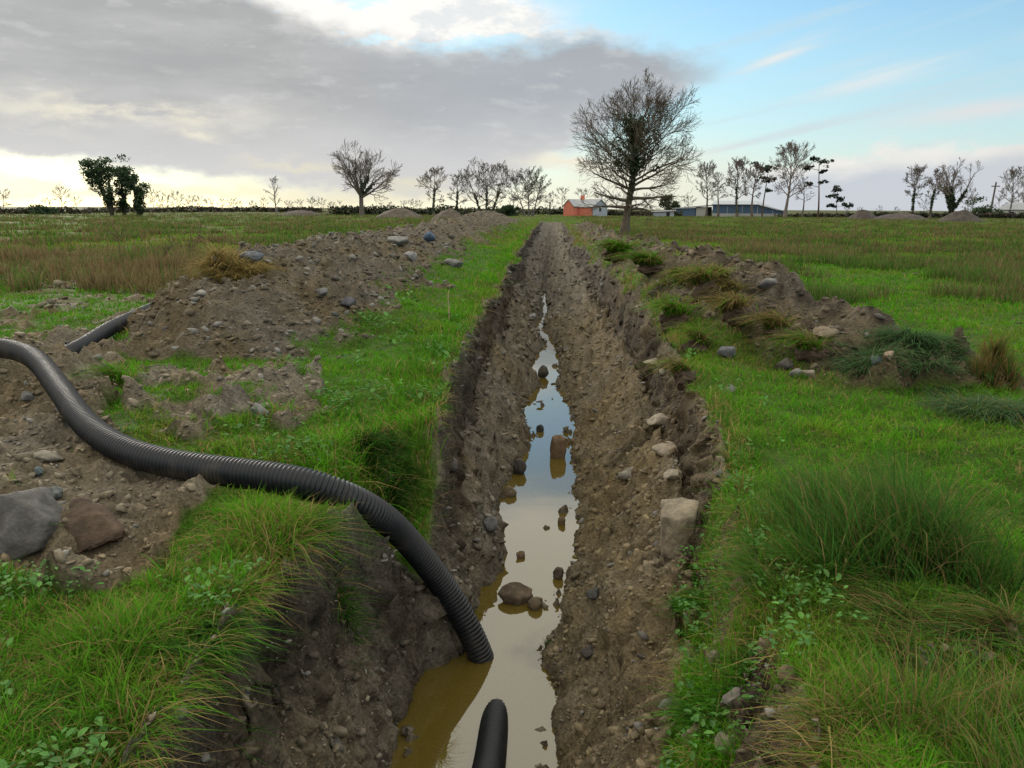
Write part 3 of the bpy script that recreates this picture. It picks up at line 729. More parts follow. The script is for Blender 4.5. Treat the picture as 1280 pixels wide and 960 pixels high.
def grass():
    x, y, d = polar(900000, 1.75, 240)
    z, soil, zone = shape(x, y)
    xl, xr = rims(y)
    keep = (RNG.random(len(x)) > soil*1.02) & (soil < .9)
    keep &= ~((np.minimum(x-xl, xr-x) > .035) & (zone == 1) & ~inpoly(WEED, x, y))
    # sods and creeping grass on the heaps stay thin
    patch = fbm(x*.8, y*.8, 3, 101)
    keep &= RNG.random(len(x)) < np.clip(.85+.5*patch, .35, 1)
    x, y, d, z, soil, zone, xl, xr, patch = [q[keep] for q in (x, y, d, z, soil, zone, xl, xr, patch)]
    n = len(x)
    dry = grass_tone(x, y)
    tuft = fbm(x*3.2, y*3.2, 3, 103); tuft2 = fbm(x*1.2, y*1.2, 2, 105)
    dl, dr = xl-x, x-xr                           # distance outside the rims
    left_near = sst(7, 4.5, y)*(x < 0); mo_ = fbm(x*5, y*5, 3, 151)
    h = .080+.07*np.clip(tuft, -1, 1)+.05*np.clip(tuft2, -1, 1)
    h = h+left_near*(.0+.06*np.clip(tuft2+.1, 0, 1)+.05*np.clip(mo_, -1, 1))
    h = h+np.where((dl > -.1) & (dl < .45), .05+.06*np.clip(tuft+.3, 0, 1), 0)+np.where((dr > -.2) & (dr < .25), .05, 0)
    h = h+.10*dry*sst(9, 20, d)
    h = np.clip(h, .03, .4)*(.55+.75*RNG.random(n))
    w = np.clip(.0011*d, .0035, .05)*(.7+.6*RNG.random(n))*(1+.4*left_near)
    ang = RNG.random(n)*2*pi+1.5*tuft2
    bend = .25+.75*RNG.random(n)
    pd = pipe_dist(x, y)
    gate = sst(-.25, .25, fbm(y*1.3, x*1.3, 2, 109))
    # blades at the rim hang over the cut
    over = np.clip(1-np.abs(dl)/.15, 0, 1)*(y < 40)*(.35+.65*gate)*(pd > .38); ov = RNG.random(n) < over*.7
    ang = np.where(ov, (RNG.random(n)-.5)*2.6, ang); bend = np.where(ov, .8+1.0*RNG.random(n), bend); h = np.where(ov, h*(.6+.7*RNG.random(n)), h)
    over = np.clip(1-np.abs(dr)/.12, 0, 1)*(y < 40)*gate; ov2 = RNG.random(n) < over*.7
    ang = np.where(ov2, pi+(RNG.random(n)-.5)*2.6, ang); bend = np.where(ov2, .8+1.0*RNG.random(n), bend); h = np.where(ov2, h*(.5+.6*RNG.random(n)), h)
    h = np.where(pd < .14, 0.0, np.where(pd < .34, h*.55, h))
    flat_ = RNG.random(n) < .13*sst(9, 5, d); bend = np.where(flat_, 1.45+.4*RNG.random(n), bend); ang = ang+(RNG.random(n)-.5)*1.2
    w = w*(.6+.9*RNG.random(n)**2)
    t = np.where(flat_ & (RNG.random(n) < .7), 0, RNG.random(n)); mot = fbm(x*2.1, y*2.1, 4, 141); q = np.clip(.45+.7*patch+.6*mot, 0, 1)
    ct = mixc(np.broadcast_to(MID, (n, 3)), LUSH, q)
    ct = mixc(ct, DEEP*1.4, np.clip(-.7*tuft2-.9*mot-.02, 0, .9))
    ct = mixc(ct, YEL*.85, np.clip(fbm(x*.6+9, y*.6, 3, 107)*.9+.5*fbm(x*4, y*4, 2, 143)+.12*dry, 0, .7))
    pdry = np.clip(.05+.25*np.clip(fbm(x*1.4, y*1.4, 3, 145)-.05, 0, 1)+.35*dry*dry+.22*(np.abs(dl) < .12)+.20*((dr > -.15) & (dr < .18))+.30*(zone == 3)+.12*left_near, 0, .6)
    isdry = t < pdry
    dcol = mixc(np.broadcast_to(STRAW, (n, 3)), RUST, RNG.random(n)*(.25+.6*sst(10, 25, d)))
    ct = np.where(isdry[:, None], dcol*.85, ct)*(.75+.5*RNG.random((n, 1)))*(1-.15*left_near*sst(5, 3.2, d))[:, None]  # last factor paints the lower vignette into the nearest left grass
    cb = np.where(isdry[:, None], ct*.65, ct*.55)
    z = z-.012
    nr = d < 6
    parts = []
    for m, sg in ((nr, 3), (~nr, 2)):
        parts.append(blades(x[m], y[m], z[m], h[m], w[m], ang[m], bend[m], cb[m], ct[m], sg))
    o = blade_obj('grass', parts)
    tag(o, 'bright green grass with dry stems covering the field and banks', 'grass', kind='stuff')
grass()

def rush_field():
    """rushes as a mass over both fields"""
    x, y, d = polar(38000, 5.5, 260)
    z, soil, zone = shape(x, y)
    dens = fbm(x*.16, y*.16, 3, 111)+.55*fbm(x*.5, y*.5, 2, 113)
    right = (x > np.interp(y, [5, 9, 14, 20, 60], [5.2, 4.6, 4.0, 3.4, 3.2])) & (dens > np.interp(y, [5, 9, 14, 40], [.5, .28, .10, -.08]))
    left = (x < np.interp(y, [9, 14, 30, 60], [-7.2, -6.5, -7.0, -8.5])) & (y > 13.6+.8*pn(x*.4, x*0, 9)) & (dens > np.interp(y, [13, 15, 26, 34, 60], [-.3, -.45, -.15, .12, .0]))
    k = (right | left) & (soil < .4)
    x, y, z, d, dens = x[k], y[k], z[k], d[k], dens[k]
    n0 = len(x); per = 13
    X = np.repeat(x, per); Y = np.repeat(y, per); Z = np.repeat(z, per); D = np.repeat(d, per)
    n = len(X); a = RNG.random(n)*2*pi; r = RNG.random(n)**.6*np.clip(.012*D, .09, .5)
    X = X+np.cos(a)*r; Y = Y+np.sin(a)*r
    hh = np.repeat(np.clip(.38+.22*pn(x*.5, y*.5, 15)+.12*RNG.random(n0)+.2*fbm(x*.9, y*.9, 2, 19), .12, .8), per)*(.45+.6*RNG.random(n))
    hh = hh*np.where(X < 0, 1.15, .95)
    w = np.clip(.0011*D, .004, .06)*(.7+.5*RNG.random(n))
    tone = np.repeat(np.clip(.30+.85*fbm(x*.2, y*.2, 3, 117)+.5*(RNG.random(n0)-.5)+.12*sst(14, 40, d)+np.where(x < 0, .30*sst(34, 20, y)+.05, .10*sst(8, 3, np.abs(x-9))+.04), 0, 1), per)
    green = mixc(np.broadcast_to(lin3(.070, .155, .026), (n, 3)), lin3(.125, .205, .040), RNG.random(n))
    brown = mixc(np.broadcast_to(lin3(.165, .120, .058), (n, 3)), lin3(.27, .20, .10), RNG.random(n))
    ct = np.where((RNG.random(n) < tone)[:, None], brown, green)*(.75+.5*RNG.random((n, 1)))
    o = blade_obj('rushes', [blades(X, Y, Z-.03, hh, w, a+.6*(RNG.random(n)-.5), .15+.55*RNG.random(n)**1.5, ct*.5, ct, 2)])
    tag(o, 'brown and green rushes growing as a mass over the wet field', 'rushes', kind='stuff')
rush_field()

def weeds():
    """low broad leaves along both rims"""
    x, y, d = polar(150000, 1.9, 16)
    z, soil, zone = shape(x, y)
    xl, xr = rims(y)
    pat = fbm(x*1.6, y*1.6, 3, 121)
    a = (x < xl+.05) & (x > xl-1.6) & (pat > .18) & (soil < .5) & (y < 12)
    wd = inpoly(WEED, x, y) & (pat > -.2) & (z > -.95)
    b = (x > xr) & (x < xr+.5) & (pat > .35) & (soil < .5)
    k = (a & (RNG.random(len(x)) < .5)) | (wd & (RNG.random(len(x)) < .28)) | (b & (RNG.random(len(x)) < .3))
    x, y, z, d = x[k], y[k], z[k], d[k]; n = len(x)
    s = (.008+.014*RNG.random(n)**2)*np.clip(d/4, .9, 2.4); an = RNG.random(n)*2*pi; lift = .02+.11*RNG.random(n)
    el = (RNG.random(n)-.25)*.9
    ux, uy, uz = np.cos(an)*np.cos(el), np.sin(an)*np.cos(el), np.sin(el); vx, vy = -np.sin(an), np.cos(an)
    c0 = np.stack([x, y, z+lift], 1); U = np.stack([ux, uy, uz], 1)*s[:, None]; Vv = np.stack([vx, vy, np.zeros(n)], 1)*s[:, None]*.62
    up = np.zeros((n, 3)); up[:, 2] = s*.25
    pts = np.stack([c0-U, c0-U*.3+Vv+up, c0+U*.5+Vv*.75+up, c0+U*1.15, c0+U*.5-Vv*.75+up, c0-U*.3-Vv+up], 1)
    col = mixc(np.broadcast_to(lin3(.045, .16, .02), (n, 3)), lin3(.095, .25, .03), RNG.random(n))*(.7+.5*RNG.random((n, 1)))
    C = np.repeat(col[:, None], 6, 1).reshape(-1, 3); b0 = np.arange(n)*6
    F = np.concatenate([np.stack([b0, b0+1, b0+2, b0+3], 1), np.stack([b0, b0+3, b0+4, b0+5], 1)])
    tag(link('weeds', mesh_np('weeds', pts.reshape(-1, 3), [F], C), M_leaf), 'low leafy weeds growing through the grass along the trench rims', 'weeds', kind='stuff')
weeds()

# ---------------------------------------------------------------- single clumps
def clump(px, py, n, rad, h, cols, label, cat='rush clump', name='rush_clump', bend=(.15, .6), w=.005, flat=1.0, lean=None, seg=3, group='separate clumps of rushes and long grass'):
    q = hit(px, py)
    a = RNG.random(n)*2*pi; r = np.sqrt(RNG.random(n))*rad
    ns = 9; sa_, sr_ = RNG.random(ns)*2*pi, np.sqrt(RNG.random(ns))*rad*.75; si = RNG.integers(0, ns, n); sh_ = .65+.5*RNG.random(ns)
    sub = RNG.random(n) < .75; r2 = rad*.28*RNG.random(n)**.7
    ox = np.where(sub, np.cos(sa_[si])*sr_[si]+np.cos(a)*r2, np.cos(a)*r); oy = np.where(sub, np.sin(sa_[si])*sr_[si]+np.sin(a)*r2, np.sin(a)*r)
    r = np.minimum(np.hypot(ox, oy), rad); hs_ = np.where(sub, sh_[si], .75)
    x, y = q[0]+ox, q[1]+oy*flat
    z = H(x, y)
    hh = h*hs_*(.35+.75*RNG.random(n))*(1-.3*(r/rad)**2)
    ang = a+(RNG.random(n)-.5)*1.4
    if lean is not None:
        m = RNG.random(n) < .6; ang = np.where(m, lean+(RNG.random(n)-.5)*1.0, ang)
    bd = bend[0]+(bend[1]-bend[0])*RNG.random(n)
    k = RNG.choice(len(cols), n, p=np.array([c[1] for c in cols])/sum(c[1] for c in cols))
    ct = np.array([c[0] for c in cols])[k]*(.7+.6*RNG.random((n, 1)))
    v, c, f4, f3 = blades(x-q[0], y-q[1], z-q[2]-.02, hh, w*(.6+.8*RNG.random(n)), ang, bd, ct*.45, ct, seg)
    me = mesh_np(name, v, [f4, f3], np.clip(c, .003, .9))
    return tag(link(name, me, M_grass, loc=q), label, cat, group)

RG, RB, RD = (.075, .205, .034), (.27, .20, .08), (.060, .150, .026)
clump(1095, 680, 5600, .60, .52, [(RG, 4), (RD, 2), ((.10, .20, .03), 2), (RB, 1.4)], 'large dark green rush clump in grass right of the trench', bend=(.1, .75), w=.0048, lean=2.6)
clump(1000, 735, 1500, .24, .36, [((.09, .21, .025), 4), (RB, 1.2), (RG, 2)], 'medium green grass clump leaning over right rim below rush clump', cat='grass clump', name='grass_clump', bend=(.4, 1.3), lean=3.0)
clump(1160, 800, 1700, .36, .24, [(STRAW*.6, 2), (RB, 2.5), (RG, 4), ((.13, .26, .03), 3)], 'flattened straw coloured grass clump below large rush clump', cat='grass clump', name='grass_clump', bend=(.8, 1.6), lean=2.7)
clump(1215, 935, 2300, .55, .34, [(STRAW*.65, 2), (RB, 3), (RG, 4), ((.13, .25, .03), 4)], 'tall dry grass clump in bottom right corner', cat='grass clump', name='grass_clump', bend=(.15, .8), w=.0042)
clump(1060, 935, 650, .22, .24, [(STRAW*.85, 4), (RB, 2), ((.12, .22, .03), 3)], 'straw streaked grass clump hanging at right rim in near corner', cat='grass clump', name='grass_clump', bend=(.6, 1.5), lean=3.1)
clump(289, 337, 2200, .42, .46, [(STRAW, 5), ((.28, .26, .08), 2)], 'straw coloured tussock beside blue grey boulder on left heap', cat='tussock', name='tussock', bend=(.7, 1.6), w=.011)
clump(1132, 440, 3600, .62, .34, [((.085, .175, .065), 5), ((.12, .23, .085), 3), ((.22, .24, .12), 1)], 'heap of cut green rushes at right end of spoil bank', cat='rush heap', name='rush_heap', bend=(.9, 1.7), w=.009)
clump(1245, 515, 2200, .42, .30, [((.10, .19, .08), 5), ((.15, .24, .11), 3), (RB, 1)], 'smaller heap of cut rushes at right edge of the picture', cat='rush heap', name='rush_heap', bend=(.9, 1.7), w=.007)
clump(1242, 470, 900, .20, .34, [((.25, .17, .06), 5), (RG, 2)], 'brown tussock standing behind smaller heap of cut rushes', cat='tussock', name='tussock', bend=(.1, .6), w=.008)
clump(215, 815, 1500, .24, .24, [((.07, .20, .02), 5), ((.045, .12, .02), 4), (STRAW*.8, 1)], 'long green grass tussock spilling over near left rim', cat='tussock', name='tussock', bend=(.7, 1.7), w=.0055, lean=-.3)
clump(60, 905, 1200, .24, .22, [((.08, .22, .02), 5), ((.05, .14, .02), 3), (STRAW*.8, .8)], 'long green grass tussock in bottom left corner', cat='tussock', name='tussock', bend=(.5, 1.4), w=.0055)
clump(385, 665, 1300, .22, .20, [((.075, .21, .02), 5), ((.05, .14, .02), 3), (STRAW*.9, 1)], 'grass tussock under the pipe where it drops into trench', cat='tussock', name='tussock', bend=(.6, 1.6), w=.005, lean=-.2)
clump(478, 590, 1500, .20, .24, [((.05, .14, .02), 5), ((.03, .085, .015), 3), ((.25, .2, .09), .6)], 'dark green tussock at left rim above the pipe bend', cat='tussock', name='tussock', bend=(.6, 1.7), w=.006, lean=-.2)
clump(905, 905, 700, .13, .22, [((.09, .27, .02), 5), ((.05, .15, .02), 3)], 'bright grass tuft low on right bank by grey stone', cat='tussock', name='tussock', bend=(.5, 1.3), w=.006, lean=3.0)
clump(865, 760, 450, .12, .16, [((.09, .26, .02), 5), ((.05, .15, .02), 3)], 'small grass tuft on right bank below stone block', cat='tussock', name='tussock', bend=(.5, 1.3), w=.006, lean=3.0)
clump(682, 806, 70, .035, .10, [((.06, .11, .03), 5)], 'tiny grass tuft at right water edge', cat='tussock', name='tussock', bend=(.2, .8), w=.004)
clump(905, 368, 700, .34, .30, [(STRAW*.8, 5), ((.2, .22, .05), 2)], 'drooping straw sod on dark lump of right bank', cat='tussock', name='tussock', bend=(1.0, 1.8), w=.012, lean=3.4)
clump(845, 352, 700, .34, .28, [(STRAW*.7, 3), ((.12, .24, .03), 4)], 'green and straw sod on right bank toward the tree', cat='tussock', name='tussock', bend=(.8, 1.7), w=.014, lean=3.6)

def sod(px, py, wpx, hpx, label, seed, straw=.6, lean=3.3, light=1.0):
    q = hit(px, py+hpx*.3); dep = float(np.dot(q-CAM, FW)); w, h = wpx*dep/FPX, hpx*dep/FPX
    rg = np.random.default_rng(seed)
    o = link('turf_sod', rock_mesh((w, w*.8, h*1.3), (.075*light, .052*light, .035*light), seed, 6, .36, 4), M_rubble, loc=(q[0], q[1], q[2]+h*.12), rotz=rg.random()*.8-.4)
    n = int(800*min(1.5, w)); a = rg.random(n)*2*pi; rr = np.sqrt(rg.random(n))*.34; cx_, cy_ = (rg.random(2)-.5)*.3
    x, y = (np.cos(a)*rr+cx_)*w, (np.sin(a)*rr+cy_)*w*.8; rr = np.minimum(np.hypot(x/w, y/w/.8), .49); z = h*.75*np.sqrt(np.clip(1-(rr/.5)**2, 0, 1))-.03
    k = rg.random(n) < straw; ct = np.where(k[:, None], STRAW*.75, mixc(np.broadcast_to(MID, (n, 3)), LUSH, rg.random(n)))*(.6+.6*rg.random((n, 1)))
    m = rg.random(n) < .7
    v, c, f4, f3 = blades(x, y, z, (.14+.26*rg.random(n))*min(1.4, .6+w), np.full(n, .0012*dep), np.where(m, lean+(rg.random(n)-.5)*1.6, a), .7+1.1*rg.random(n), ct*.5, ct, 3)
    link('grass_cover', mesh_np('grass_cover', v, [f4, f3], np.clip(c, .003, .9)), M_grass, o)
    return tag(o, label, 'turf sod', 'upturned sods on the right spoil bank')
sod(885, 362, 46, 30, 'big dark sod with drooping straw grass on crest of right bank', 301, .75)
sod(812, 334, 50, 16, 'wide grassy sod at far end of bank near tall tree', 303, .4)
sod(845, 400, 44, 24, 'green sod hanging at trench rim below big dark sod', 304, .3)
sod(925, 392, 48, 22, 'straw covered sod right of the big dark sod', 305, .8)
sod(975, 415, 44, 22, 'rounded straw sod in front of grey bank crest', 306, .85)
sod(868, 432, 40, 24, 'grassy sod at trench rim above pale far slab', 307, .5)
sod(1010, 440, 50, 22, 'dark crumbly sod above pale stone at bank foot', 309, .5)
sod(775, 318, 46, 14, 'far green sod nearest base of the tall tree', 310, .3)
sod(905, 350, 36, 14, 'small dark sod just behind the big dark sod', 311, .5)
sod(858, 470, 34, 22, 'broken brown sod slipping over right trench rim', 312, .7)
sod(150, 478, 40, 20, 'dark lump of turf behind bend of the pipe', 313, .3, light=1.6)

def cane(px, py, hpx, label):
    q = hit(px, py); dep = float(np.dot(q-CAM, FW)); h = hpx*dep/FPX
    b = [np.array([0, 0, -.05]), np.array([.005, 0, h*.4]), np.array([-.004, .0, h*.8]), np.array([.006, .0, h])]
    V, C, F = tubes([(np.array(b), np.array([.010, .009, .007, .004]))], 5)
    tag(link('dry_stem', mesh_np('dry_stem', V, F, np.broadcast_to(lin3(.38, .30, .17), V.shape)), M_bark, loc=q), label, 'plant stem')

# ---------------------------------------------------------------- trees
def tubes(br, sides=None):
    """br: list of (points (n,3), radii (n,)) -> V, C(None), [F]"""
    V, F, off = [], [], 0
    byn = {}
    for p, r in br: byn.setdefault((len(p), 6 if r[0] > .12 else (4 if r[0] > .05 else 3)), []).append((p, r))
    for (n, k), lst in byn.items():
        if sides: k = sides
        p = np.stack([q[0] for q in lst]); r = np.stack([q[1] for q in lst])
        T = np.gradient(p, axis=1); T /= np.linalg.norm(T, axis=2, keepdims=True)+1e-9
        ref = np.where(np.abs(T[:, :1, 2:3]) > .8, np.array([1., 0, 0]), np.array([0, 0, 1.]))
        N = np.cross(T, np.broadcast_to(ref, T.shape)); N /= np.linalg.norm(N, axis=2, keepdims=True)+1e-9
        B = np.cross(T, N)
        a = np.linspace(0, 2*pi, k, endpoint=False)
        v = p[:, :, None]+r[:, :, None, None]*(N[:, :, None]*np.cos(a)[:, None]+B[:, :, None]*np.sin(a)[:, None])
        m = len(lst)
        idx = off+np.arange(m*n*k).reshape(m, n, k); nx = np.roll(idx, -1, 2)
        F.append(np.stack([idx[:, :-1], nx[:, :-1], nx[:, 1:], idx[:, 1:]], -1).reshape(-1, 4))
        V.append(v.reshape(-1, 3)); off += m*n*k
    return np.vstack(V), None, [np.vstack(F)]

def branch(rg, p, d, L, r, rmin, nseg=5, wob=.14, trop=.0, taper=.75):
    pts = [p]; d = d/np.linalg.norm(d)
    for i in range(nseg):
        d = d+rg.normal(size=3)*wob+np.array([0, 0, trop]); d /= np.linalg.norm(d)
        pts.append(pts[-1]+d*L/nseg)
    rad = np.maximum(r*(1-taper*np.linspace(0, 1, nseg+1)), rmin)
    return np.array(pts), rad

def spray(rg, par, L, level, out, rmin, kids, ang=(.35, .85), trop=.05, ratio=(.5, .8), wob=.08):
    """child branches along a parent polyline"""
    p, r = par
    n = kids[0]
    for i in range(n):
        t = .22+.78*(i+rg.random())/n
        f = t*(len(p)-1); k = min(int(f), len(p)-2); q = p[k]+(p[k+1]-p[k])*(f-k); td = p[k+1]-p[k]; td = td/np.linalg.norm(td)
        v = rg.normal(size=3); v -= td*np.dot(v, td); v /= np.linalg.norm(v)
        a = ang[0]+(ang[1]-ang[0])*rg.random()
        d = td*math.cos(a)+v*math.sin(a)
        l = L*(ratio[0]+(ratio[1]-ratio[0])*rg.random())*(1.1-.45*t)
        b = branch(rg, q, d, l, r[k]*.5, rmin, 4 if len(kids) > 1 else 3, wob, trop)
        out.append(b)
        if len(kids) > 1: spray(rg, b, l, level+1, out, rmin, kids[1:], ang, trop, ratio, wob)

def leaf_cloud(rg, cen, spread, n, size, cols):
    cen = np.asarray(cen, float); k = rg.integers(0, len(cen), n)
    sp = np.asarray(spread, float)
    g = rg.normal(size=(n, 3)); g /= np.linalg.norm(g, axis=1, keepdims=True); g *= (rg.random((n, 1))**.45)
    s = sp[k] if sp.ndim == 2 else np.broadcast_to(sp, (n, 3))
    c = cen[k]+g*s
    a = rg.normal(size=(n, 3)); a /= np.linalg.norm(a, axis=1, keepdims=True); b = rg.normal(size=(n, 3)); b -= a*(a*b).sum(1, keepdims=True); b /= np.linalg.norm(b, axis=1, keepdims=True)
    sz = size*(.5+.9*rg.random((n, 1)))
    V = np.stack([c-a*sz, c-b*sz*.55, c+a*sz, c+b*sz*.55], 1).reshape(-1, 3)
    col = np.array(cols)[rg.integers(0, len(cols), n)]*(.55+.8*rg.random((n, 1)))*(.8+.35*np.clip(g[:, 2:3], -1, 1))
    C = np.repeat(col, 4, 0); F = np.arange(4*n).reshape(-1, 4)
    return V, C, F

def bark_obj(name, br, parent, col, rg):
    V, _, F = tubes(br)
    C = np.array(col)[None]*(1+.35*rg.normal(size=(len(V), 1))*.5)
    return link(name, mesh_np(name, V, F, np.clip(C, .01, .6)), M_bark, parent)

def tree_root(px, dist, label, group, name='bare_tree', cat='tree', z=None):
    q = far(px, dist); q[2] = float(H(q[:1], q[1:2])[0])-.05 if z is None else z
    return empty(name, q, label, cat, group), q

def ivy_on(rg, br, n, size, spread, cols):
    pts = np.vstack([np.linspace(b[0][i], b[0][i+1], 4) for b in br for i in range(len(b[0])-1)])
    return leaf_cloud(rg, pts, (spread, spread, spread), n, size, cols)

IVY = [(.024, .060, .018), (.038, .085, .022), (.018, .040, .012), (.05, .095, .025)]
FIR = [(.018, .034, .018), (.03, .05, .024), (.014, .024, .014)]

def leader_tree(px, dist, Hh, W, label, seed, group='bare trees along the far field edge', bark=(.15, .13, .115), limbs=16, t0=.22, kids=(5, 4, 3), lean=0, ivy=0, ivy_top=0, flat=(.9, .25), trunk_r=None, env=None, multi=1, wob=.08, tt=.86):
    rg = np.random.default_rng(seed); root, q = tree_root(px, dist, label, group)
    rmin = max(.007, dist*.00017); trunks, out, ivb = [], [], []
    for m in range(multi):
        off = np.array([(m-(multi-1)/2)*W*.10, rg.normal()*.3, 0]) if multi > 1 else np.zeros(3)
        hm = Hh*(1 if m == multi//2 else .8+.15*rg.random())
        sway = (m-(multi-1)/2)*.16*W/Hh*2 if multi > 1 else 0
        tr = trunk_r or Hh*.022
        n = 9; t = np.linspace(0, 1, n)
        pts = np.stack([off[0]+hm*(lean+sway)*t+.02*hm*np.sin(t*4+seed), off[1]+.02*hm*np.cos(t*5+seed), hm*tt*t], 1)
        rad = np.maximum(tr*(.5*np.exp(-t*14)+1-.93*t**.9), rmin)
        T = (pts, rad); trunks.append(T); ivb.append((pts[:6], rad[:6]))
        nl = int(limbs/multi**.5)
        for i in range(nl):
            u = t0+(1-t0)*(i+.5*rg.random())/nl; f = u*(n-1); k = min(int(f), n-2); p = pts[k]+(pts[k+1]-pts[k])*(f-k)
            az = i*2.4+rg.random()*.8
            e = flat[1]+(flat[0]-flat[1])*((u-t0)/(1-t0))**1.0
            ll = W*.5*(env(u) if env else math.sin(pi*min(1, .18+.80*(u-t0)/(1-t0)))**.7)*(.8+.35*rg.random())
            d = np.array([math.cos(az)*math.cos(e), math.sin(az)*math.cos(e), math.sin(e)])
            b = branch(rg, p, d, max(ll, Hh*.06), rad[k]*.5, rmin, 6, wob, .03 if e > .2 else -.01); out.append(b)
            spray(rg, b, ll*.8, 0, out, rmin, kids if u > .42 or not ivy_top else (5, 4, 2), trop=.05 if u > .42 else .0)
    bark_obj('trunk', trunks, root, bark, rg)
    bark_obj('crown', out, root, tuple(c*1.15 for c in bark), rg)
    if ivy:
        V, C, F = ivy_on(rg, ivb, ivy, dist*.0011, Hh*.028, IVY)
        if ivy_top:
            lim = [o for o in out if len(o[0]) == 7 and o[0][0][2] > Hh*.36]
            pts = np.vstack([np.linspace(o[0][i], o[0][i+1], 3) for o in lim for i in range(3)])
            up = pts[pts[:, 2] > Hh*.46]
            v2, c2, f2 = leaf_cloud(rg, np.vstack([up, trunks[0][0][4:], trunks[0][0][6:], trunks[0][0][6:], trunks[0][0][7:]+np.array([-.2, 0, .3])]), (W*.045, W*.045, Hh*.04), ivy_top, dist*.0016, IVY)
            F = np.vstack([F, f2+len(V)]); V = np.vstack([V, v2]); C = np.vstack([C, c2])
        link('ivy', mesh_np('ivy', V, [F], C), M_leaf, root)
    return root

def vase_tree(px, dist, Hh, W, label, seed, group='bare trees along the far field edge', bark=(.13, .11, .095), fork=.28, nm=5, kids=(6, 5, 4), ivy=0, ivy_arms=0, spreadk=.75, elev=(38, 66)):
    rg = np.random.default_rng(seed); root, q = tree_root(px, dist, label, group)
    rmin = max(.007, dist*.00017); out, ivb = [], []
    tr = Hh*.034
    tp = np.array([[0, 0, -.1], [0, 0, Hh*fork*.5], [rg.normal()*.1, 0, Hh*fork]]); trk = (tp, np.array([tr*1.3, tr, tr*.85])); ivb.append(trk)
    arms = []
    for i in range(nm):
        az = 2*pi*i/nm+rg.random()*.5; e = math.radians(elev[0]+(elev[1]-elev[0])*rg.random())
        if i == 0: e = math.radians(85)
        d = np.array([math.cos(az)*math.cos(e)*spreadk*1.3, math.sin(az)*math.cos(e), math.sin(e)])
        L = Hh*(1-fork)*(.78+.2*rg.random())
        b = branch(rg, tp[-1]-np.array([0, 0, Hh*.03*i/nm]), d, L*.9, tr*.55, rmin, 7, .10, .015); arms.append(b)
        spray(rg, b, W*.40, 0, out, rmin, kids, trop=.05)
    bark_obj('trunk', [trk]+arms, root, bark, rg); bark_obj('crown', out, root, tuple(c*1.15 for c in bark), rg)
    if ivy:
        use = ivb+[(a[0][:5], a[1][:5]) for a in arms[:ivy_arms]]
        V, C, F = ivy_on(rg, use, ivy, dist*.0012, Hh*.032, IVY)
        link('ivy', mesh_np('ivy', V, [F], C), M_leaf, root)
    return root

def pine(px, dist, Hh, label, seed, clumps, group='pines beside the blue shed'):
    """clumps: (dx, z fraction, radius) of the needle plates"""
    rg = np.random.default_rng(seed); root, q = tree_root(px, dist, label, group, 'pine_tree')
    rmin = dist*.0003; n = 7; t = np.linspace(0, 1, n)
    pts = np.stack([.03*Hh*np.sin(t*3+seed), 0*t, Hh*.97*t], 1); rad = np.maximum(Hh*.016*(1-.8*t), rmin); br = []
    V, C, F = [], [], []; off = 0
    for dx, zf, r in clumps:
        base = np.array([np.interp(zf*.93, t, pts[:, 0]), 0, Hh*(zf-.05)]); tip = np.array([dx, rg.normal()*.5, Hh*zf])
        br.append((np.array([base, (base+tip)/2+np.array([0, 0, -.1]), tip]), np.array([rad[3]*.6, rad[3]*.4, rmin])))
        sub = tip+rg.normal(size=(6, 3))*np.array([r*.5, r*.5, r*.22])
        v, c, f = leaf_cloud(rg, sub, (r*.55, r*.55, r*.30), 170, dist*.0013, FIR); V.append(v); C.append(c); F.append(f+off); off += len(v)
    bark_obj('trunk', [(pts, rad)]+br, root, (.11, .075, .055), rg)
    link('crown', mesh_np('crown', np.vstack(V), [np.vstack(F)], np.vstack(C)), M_leaf, root)
    return root

def ivy_tree(px, dist, Hh, label, seed, blobs, trunkx=0, group='dark ivy covered trees at left'):
    """blobs: (dx, z, rx, rz) in metres"""
    rg = np.random.default_rng(seed); root, q = tree_root(px, dist, label, group, 'ivy_covered_tree')
    br = []
    for dx, z, rx, rz in blobs:
        br.append((np.array([[trunkx, 0, -.1], [trunkx*.6+dx*.4, 0, z*.55], [dx, 0, z]]), np.array([Hh*.03, Hh*.022, Hh*.008])))
    bark_obj('trunk', br, root, (.05, .045, .035), rg)
    V, C, F, off = [], [], [], 0
    for dx, z, rx, rz in blobs:
        sub = np.array([dx, 0, z])+rg.normal(size=(16, 3))*np.array([rx*.45, rx*.4, rz*.45])
        v, c, f = leaf_cloud(rg, sub, (rx*.50, rx*.50, rz*.40), 1250, dist*.0012, IVY); V.append(v); C.append(c); F.append(f+off); off += len(v)
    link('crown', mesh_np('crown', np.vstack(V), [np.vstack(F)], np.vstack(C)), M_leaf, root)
    return root

def mpp(d): return d/FPX                        # metres a pixel of the photo spans at a distance
def big_env(u): return float(np.interp(u, [.1, .25, .35, .5, .65, .78, .9, 1], [.4, .58, .82, .98, 1.05, 1.0, .88, .65]))
MT = 46.0
leader_tree(785, MT, 166*mpp(MT), 128*mpp(MT), 'tall bare tree with ivy in its crown beside the trench', 5, 'trees standing in the field', (.105, .085, .062), limbs=36, t0=.26,
            kids=(8, 6, 4), ivy=3000, ivy_top=5600, flat=(1.05, .0), trunk_r=.27, tt=.74, env=big_env, lean=.02)
